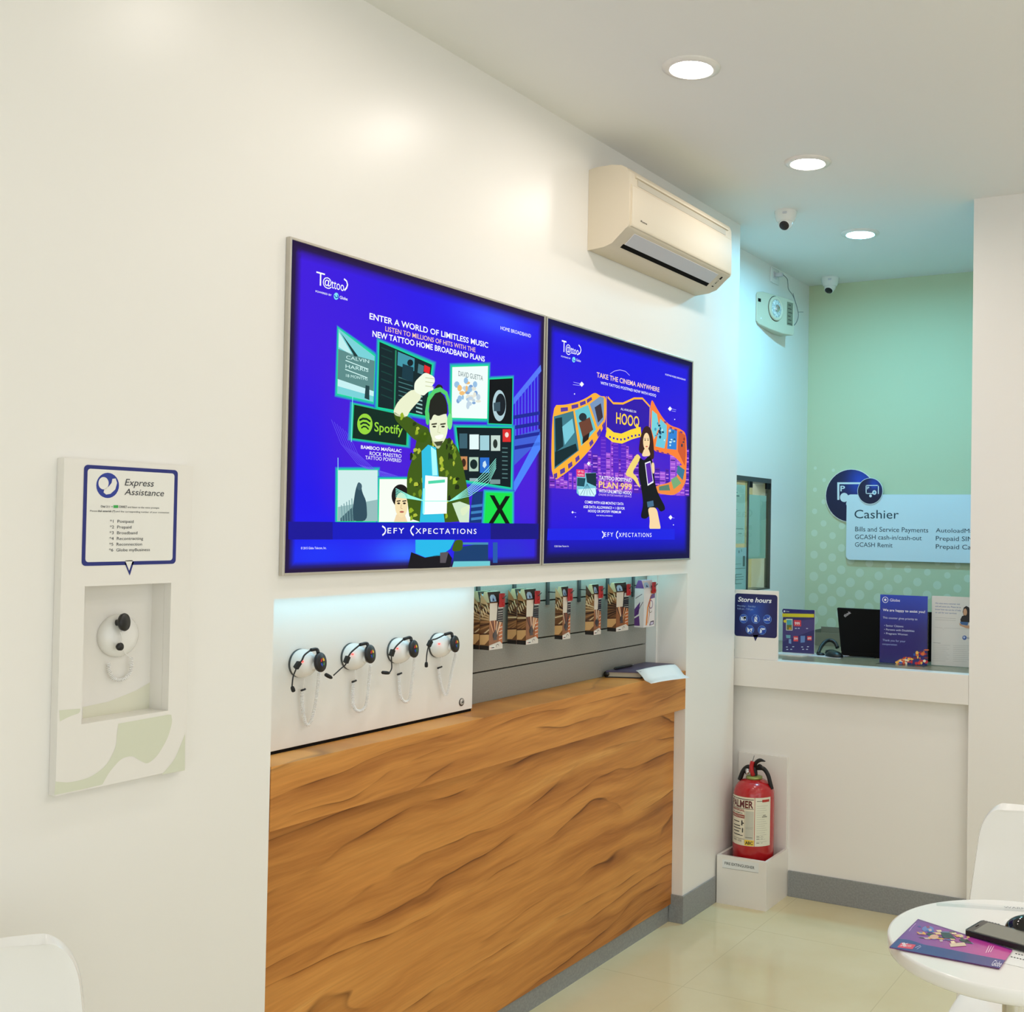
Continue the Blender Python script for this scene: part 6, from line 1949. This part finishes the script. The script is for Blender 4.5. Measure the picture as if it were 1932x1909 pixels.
for (a, b_, c_, d_) in ((-0.052, 0.196, -0.046, 0.218), (-0.046, 0.204, -0.040, 0.209), (-0.048, 0.165, -0.043, 0.185), (-0.06, 0.150, -0.044, 0.153)):
    wq(a, b_, c_, d_, INKB, 2, 2)
wq(-0.100, 0.136, -0.038, 0.1375, INKB, 2); wt('H2O  CO2', -0.095, 0.124, 0.045, 0.008, INKB, 3, 0.0)
wq(-0.0375, 0.120, -0.0365, 0.262, rgb(120, 112, 96), 2, 1)
wq(-0.034, 0.137, 0.000, 0.262, rgb(196, 194, 178), 2)
wq(-0.033, 0.190, -0.002, 0.191, rgb(140, 138, 128), 3); wq(-0.033, 0.184, -0.006, 0.185, rgb(140, 138, 128), 3); wq(-0.033, 0.145, -0.004, 0.1465, INKB, 3)
wq(-0.036, 0.110, 0.002, 0.135, rgb(232, 196, 60), 2); wt('ABC', -0.033, 0.116, 0.031, 0.013, INKB, 3, 0.03)
for k in range(17):
    wq(0.012, 0.285 - k * 0.0098, 0.060 - (k * 7 % 11) * 0.0016, 0.2862 - k * 0.0098, rgb(176, 176, 160), 2, 5)
wq(0.012, 0.306, 0.036, 0.308, INKB, 2, 4); wq(0.034, 0.302, 0.068, 0.313, rgb(176, 44, 34), 2, 5)
wq(0.034, 0.236, 0.056, 0.239, INKB, 2, 4); wq(0.038, 0.243, 0.050, 0.245, INKB, 2, 3)
for zz in (0.150, 0.140, 0.122):
    wq(0.012, zz, 0.024, zz + 0.002, INKB, 2, 3); wq(0.03, zz + 0.001, 0.038, zz + 0.002, INKB, 2, 2)
LBm.build('label', M_printg, ex)

# ------------------------------------------------------------------ round table and what lies on it
TZ = 0.730
TC_ = Vector((1.544, 2.2017, 0))
TR = 0.2428
rt = thing('round_table', 'small white round table on a chrome pole at the right edge', 'table', TC_)
MB().lathe([(0.05, TZ - 0.028), (TR - 0.006, TZ - 0.028), (TR - 0.001, TZ - 0.025), (TR, TZ - 0.020), (TR, TZ - 0.005), (TR - 0.0015, TZ - 0.001), (TR - 0.005, TZ)], TC_, (0, 0, 1), 96).build('table_top', M_gloss, rt)
MB().lathe([(0.10, TZ - 0.031), (0.10, TZ - 0.0285)], TC_, (0, 0, 1), 40).build('mounting_plate', M_steel, rt)
MB().lathe([(0.028, 0.02), (0.028, TZ - 0.031)], TC_, (0, 0, 1), 32).build('pole', M_chrome, rt)
MB().lathe([(0.21, 0.0), (0.212, 0.006), (0.19, 0.014), (0.06, 0.022), (0.034, 0.03)], TC_, (0, 0, 1), 56).build('base', M_chrome, rt)

C8 = (1620, 1500, 1 / 4.667, 1 / 4.667)
TP = Plane(2, TZ + 0.0006, 1, C8, 0.0003)
sh = MB()
# printed sheet under the phone
q = [TP.uv(*p) for p in ((870, 1090), (1500, 1010), (1560, 1470), (1290, 1470))]
sheet = [(1.475, 2.085), (1.66, 2.06), (1.70, 2.31), (1.50, 2.315)]
sh.prism([(u, v, TZ + 0.0003) for u, v in sheet], (0, 0, 0.0004), 0, rgb(238, 236, 230))
TP2 = Plane(2, TZ + 0.0008, 1, C8, 0.0002)
for (x0, y0, n_) in ((1095, 1100, 6), (1115, 1140, 5), (1270, 1165, 3), (1190, 1175, 4), (1380, 1390, 4), (1340, 1418, 5)):
    for k in range(n_):
        x = x0 + k * 26
        TP2.poly(sh, [(x, y0 + k * 6), (x + 16, y0 + 4 + k * 6), (x + 15, y0 + 11 + k * 6), (x - 1, y0 + 7 + k * 6)], rgb(70, 64, 64), 1)
o = sh.build('printed_sheet', M_print); tag(o, 'white printed sheet lying under the phone on the round table', 'paper')

bc = MB()
pts = [TP.uv(*p) for p in ((523, 1100), (1355, 1370), (1240, 1530), (272, 1345))]
bc.prism([(u, v, TZ + 0.0003) for u, v in pts], (0, 0, 0.0028), 0, rgb(120, 50, 130))
TB = Plane(2, TZ + 0.0031, 1, C8, 0.0002)
vsb = [TB.uv(*p) for p in ((523, 1102), (1353, 1370), (1240, 1526), (275, 1340))]
def bq(s_, t_):
    a, b_, c_, d_ = (Vector(p) for p in vsb)
    return a.lerp(b_, s_).lerp(d_.lerp(c_, s_), t_)
for i in range(10):
    for j in range(6):
        q, cc = [], []
        for (a, b_) in ((i, j), (i + 1, j), (i + 1, j + 1), (i, j + 1)):
            s_, t_ = a / 10, b_ / 6
            q.append(TB.pt(*bq(s_, t_), 1))
            cc.append(rgb(*lerp3((126, 54, 150), (196, 60, 150), min(1, s_ * 1.15))))
        bc.add(q, [(0, 1, 2, 3)], 0, cc)
TB.shape(bc, [tuple(bq(*p)) for p in ((0, 0.70), (0.1, 0.66), (0.25, 0.70), (0.5, 0.66), (0.75, 0.62), (1, 0.55), (1, 1), (0, 1))], rgb(54, 44, 128), 2)
TB.shape(bc, [tuple(bq(*p)) for p in ((0.055, 0.80), (0.19, 0.77), (0.195, 0.93), (0.06, 0.965))], rgb(226, 42, 84), 3)
TB.text(bc, '%', (362, 1328), (408, 1345), (362, 1296), rgb(250, 236, 240), 4, bold=0.02)
TB.text(bc, 'OFF', (412, 1335), (455, 1345), (412, 1318), rgb(250, 226, 232), 4)
random.seed(31)
for k in range(60):
    x = 530 + random.random() * 440
    y = 1190 + (x - 530) * 0.16 + random.uniform(-45, 60)
    c_ = random.choice([(236, 196, 140), (60, 40, 40), (200, 170, 170), (240, 170, 60), (120, 120, 170), (250, 220, 180), (70, 90, 170), (150, 60, 110), (40, 30, 34)])
    w2, h2 = random.uniform(12, 52), random.uniform(5, 15)
    TB.poly(bc, [(x - w2, y - h2 * 0.4), (x + w2 * 0.6, y - h2 + w2 * .2), (x + w2, y + h2 * 0.5 + w2 * .2), (x - w2 * 0.4, y + h2)], rgb(*c_), 3 + 0.02 * k)
TB.ell(bc, (610, 1180), 52, 26, rgb(110, 120, 190), 2.8); TB.ell(bc, (665, 1250), 40, 20, rgb(226, 170, 140), 4.5)
TB.poly(bc, [(720, 1210), (800, 1215), (860, 1270), (740, 1260)], rgb(40, 34, 40), 4.6); TB.poly(bc, [(800, 1310), (930, 1300), (950, 1330), (810, 1340)], rgb(226, 196, 170), 4.6)
for k in range(3):
    TB.stroke(bc, [(1120 + k * 20, 1390 - k * 3), (1150 + k * 20, 1325 + k * 4)], 0.0012, rgb(250, 206, 230), 3)
TB.text(bc, 'Globe', (1165, 1500), (1245, 1515), (1165, 1448), rgb(236, 232, 246), 3)
TB.stroke(bc, [(498, 1345), (545, 1325)], 0.0016, rgb(190, 186, 226), 3); TB.stroke(bc, [(512, 1358), (550, 1335)], 0.0012, rgb(190, 186, 226), 3)
TB.stroke(bc, [(445, 1200), (470, 1165), (505, 1130)], 0.0014, rgb(206, 150, 214), 3)
o = bc.build('brochure', M_printg); tag(o, 'purple and pink brochure lying on the round white table', 'brochure')

ph = thing('smartphone', 'dark grey smartphone lying over the purple brochure on the round table', 'phone', (1.5, 2.19, TZ + 0.004))
z0 = TZ + 0.0045
corner = [Vector((1.4495, 2.173, 0)), Vector((1.4665, 2.247, 0)), Vector((1.595, 2.214, 0)), Vector((1.578, 2.140, 0))]
def rpoly(pts, r, n=5):
    out = []
    m_ = len(pts)
    for i in range(m_):
        a, b_, c_ = pts[i - 1], pts[i], pts[(i + 1) % m_]
        u_ = (a - b_).normalized() * r; w_ = (c_ - b_).normalized() * r
        for k in range(n + 1):
            t_ = k / n
            out.append(b_ + u_ * (1 - t_) ** 2 + w_ * t_ ** 2)
    return out
MB().prism([(p.x, p.y, z0) for p in rpoly(corner, 0.008)], (0, 0, 0.0085), 0, None, True).build('body', M_black, ph, 0.001)
cen = sum(corner, Vector()) / 4
scr = [cen + (p - cen) * 0.94 for p in corner]
MB().prism([(p.x, p.y, z0 + 0.0086) for p in rpoly(scr, 0.006)], (0, 0, 0.0004)).build('glass_front', mat('dark phone glass', rgb(52, 50, 46), 0.08), ph)
d1 = (corner[3] - corner[0]).normalized(); d2 = (corner[1] - corner[0]).normalized()
ctr = corner[0] + d1 * 0.018 + d2 * 0.004
sc_ = [corner[0] + d1 * 0.016 + d2 * 0.006, corner[1] + d1 * 0.016 - d2 * 0.006, corner[2] - d1 * 0.012 - d2 * 0.006, corner[3] - d1 * 0.012 + d2 * 0.006]
MB().prism([(p.x, p.y, z0 + 0.0090) for p in sc_], (0, 0, 0.0002)).build('display', mat('dim phone display', rgb(120, 120, 108), 0.12), ph)
sp = corner[0] + d1 * 0.009 + d2 * 0.037
MB().prism([(p.x, p.y, z0 + 0.0090) for p in (sp - d2 * 0.007 - d1 * 0.001, sp + d2 * 0.007 - d1 * 0.001, sp + d2 * 0.007 + d1 * 0.001, sp - d2 * 0.007 + d1 * 0.001)], (0, 0, 0.0002)).build('earpiece', M_dark, ph)

tm = thing('table_mouse', 'rounded black mouse at the right edge of the round table', 'mouse', (1.553, 2.265, TZ + 0.001))
mouse_mesh((1.556, 2.268, TZ + 0.001), 0.032, 0.050, 0.030, -1.2).build('shell', mat('gloss black', rgb(10, 9, 9), 0.08), tm)
MB().lathe([(0.0022, 0), (0.0001, 0.001)], (1.534, 2.262, TZ + 0.0245), (-0.4, -0.5, 0.75), 10).build('wheel_mark', M_aclouver, tm)

ar = thing('table_tent', 'clear acrylic name strip lying along the far edge of the round table', 'acrylic strip', (1.5, 2.40, TZ))
a_, b_ = TP.uv(682, 945), TP.uv(1600, 1010)
a_, b_ = Vector((a_[0], a_[1], 0)), Vector((b_[0], b_[1], 0))
dv = (b_ - a_).normalized(); nv = Vector((-dv.y, dv.x, 0))
P_ = [a_, b_, b_ - nv * 0.020, a_ - nv * 0.020]
MB().prism([(p.x, p.y, TZ + 0.0004) for p in P_], (0, 0, 0.004)).build('strip', M_acrylic, ar)
tx = MB()
vs, fs = text_geo('WARNING', 0.0)
xm = max(v[0] for v in vs)
o0 = a_ + dv * 0.135 - nv * 0.016
tx.add([tuple(o0 + dv * (x / xm * 0.07) + nv * (y / xm * 0.07 * 0.9) + Vector((0, 0, TZ + 0.0048))) for x, y in vs], fs, 0, rgb(70, 76, 84))
tx.build('lettering', M_print, ar)


# ------------------------------------------------------------------ white moulded chairs
def chair(label, loc, rot):
    """shell chair: origin under the backrest's middle; faces local -Y"""
    t = thing('shell_chair', label, 'chair', (0, 0, 0), 'white moulded chairs')
    def surf(pts_fn, nu, nv, th):
        bm = bmesh.new()
        vs = [[bm.verts.new(pts_fn(i / nu, j / nv)) for i in range(nu + 1)] for j in range(nv + 1)]
        for j in range(nv):
            for i in range(nu):
                bm.faces.new((vs[j][i], vs[j][i + 1], vs[j + 1][i + 1], vs[j + 1][i]))
        m_ = MB(); m_.from_bm(bm, 0, None, True)
        return m_
    def back(u, v):
        v = 1 - (1 - v) ** 1.8
        half = 0.265 - 0.055 * v ** 1.2
        # rounded top corners
        if v > 0.86:
            half -= 0.045 * (1 - math.sqrt(max(0, 1 - ((v - 0.86) / 0.14) ** 2)))
        x = (u * 2 - 1) * half
        y = 0.02 + 0.03 * v - 0.05 * (u * 2 - 1) ** 2 * (1 - 0.5 * v)
        return (x, y, 0.30 + v * 0.54)
    def seat(u, v):
        half = 0.205 + 0.02 * math.sin(math.pi * v)
        x = (u * 2 - 1) * half
        return (x, -0.40 + v * 0.42, 0.445 + 0.012 * (u * 2 - 1) ** 2 - 0.02 * math.sin(math.pi * v) - 0.02 * max(0, 0.15 - v) / 0.15)
    for nm, fn in (('backrest', back), ('seat', seat)):
        o = surf(fn, 24, 40, 0.012).build(nm, M_gloss, t)
        s_ = o.modifiers.new('thick', 'SOLIDIFY'); s_.thickness = 0.018; s_.offset = 0
        b_ = o.modifiers.new('edge', 'BEVEL'); b_.width = 0.006; b_.segments = 2; b_.limit_method = 'ANGLE'
    for sx in (-1, 1):
        for (y0, y1) in ((-0.34, -0.37), (-0.02, 0.03)):
            MB().tube([(sx * 0.17, y0, 0.435), (sx * 0.19, y1, 0.0)], 0.011, 12, radii=[0.013, 0.010]).build('leg', M_chrome, t)
    t.location = loc
    t.rotation_euler = (0, 0, rot)
    return t


chair('white moulded chair behind the round table, cut by the right frame edge', (1.562, 2.76, 0), 0.0)
chair('white moulded chair close to the near wall, only a backrest corner in view', (0.195, 0.972, 0), math.radians(60))
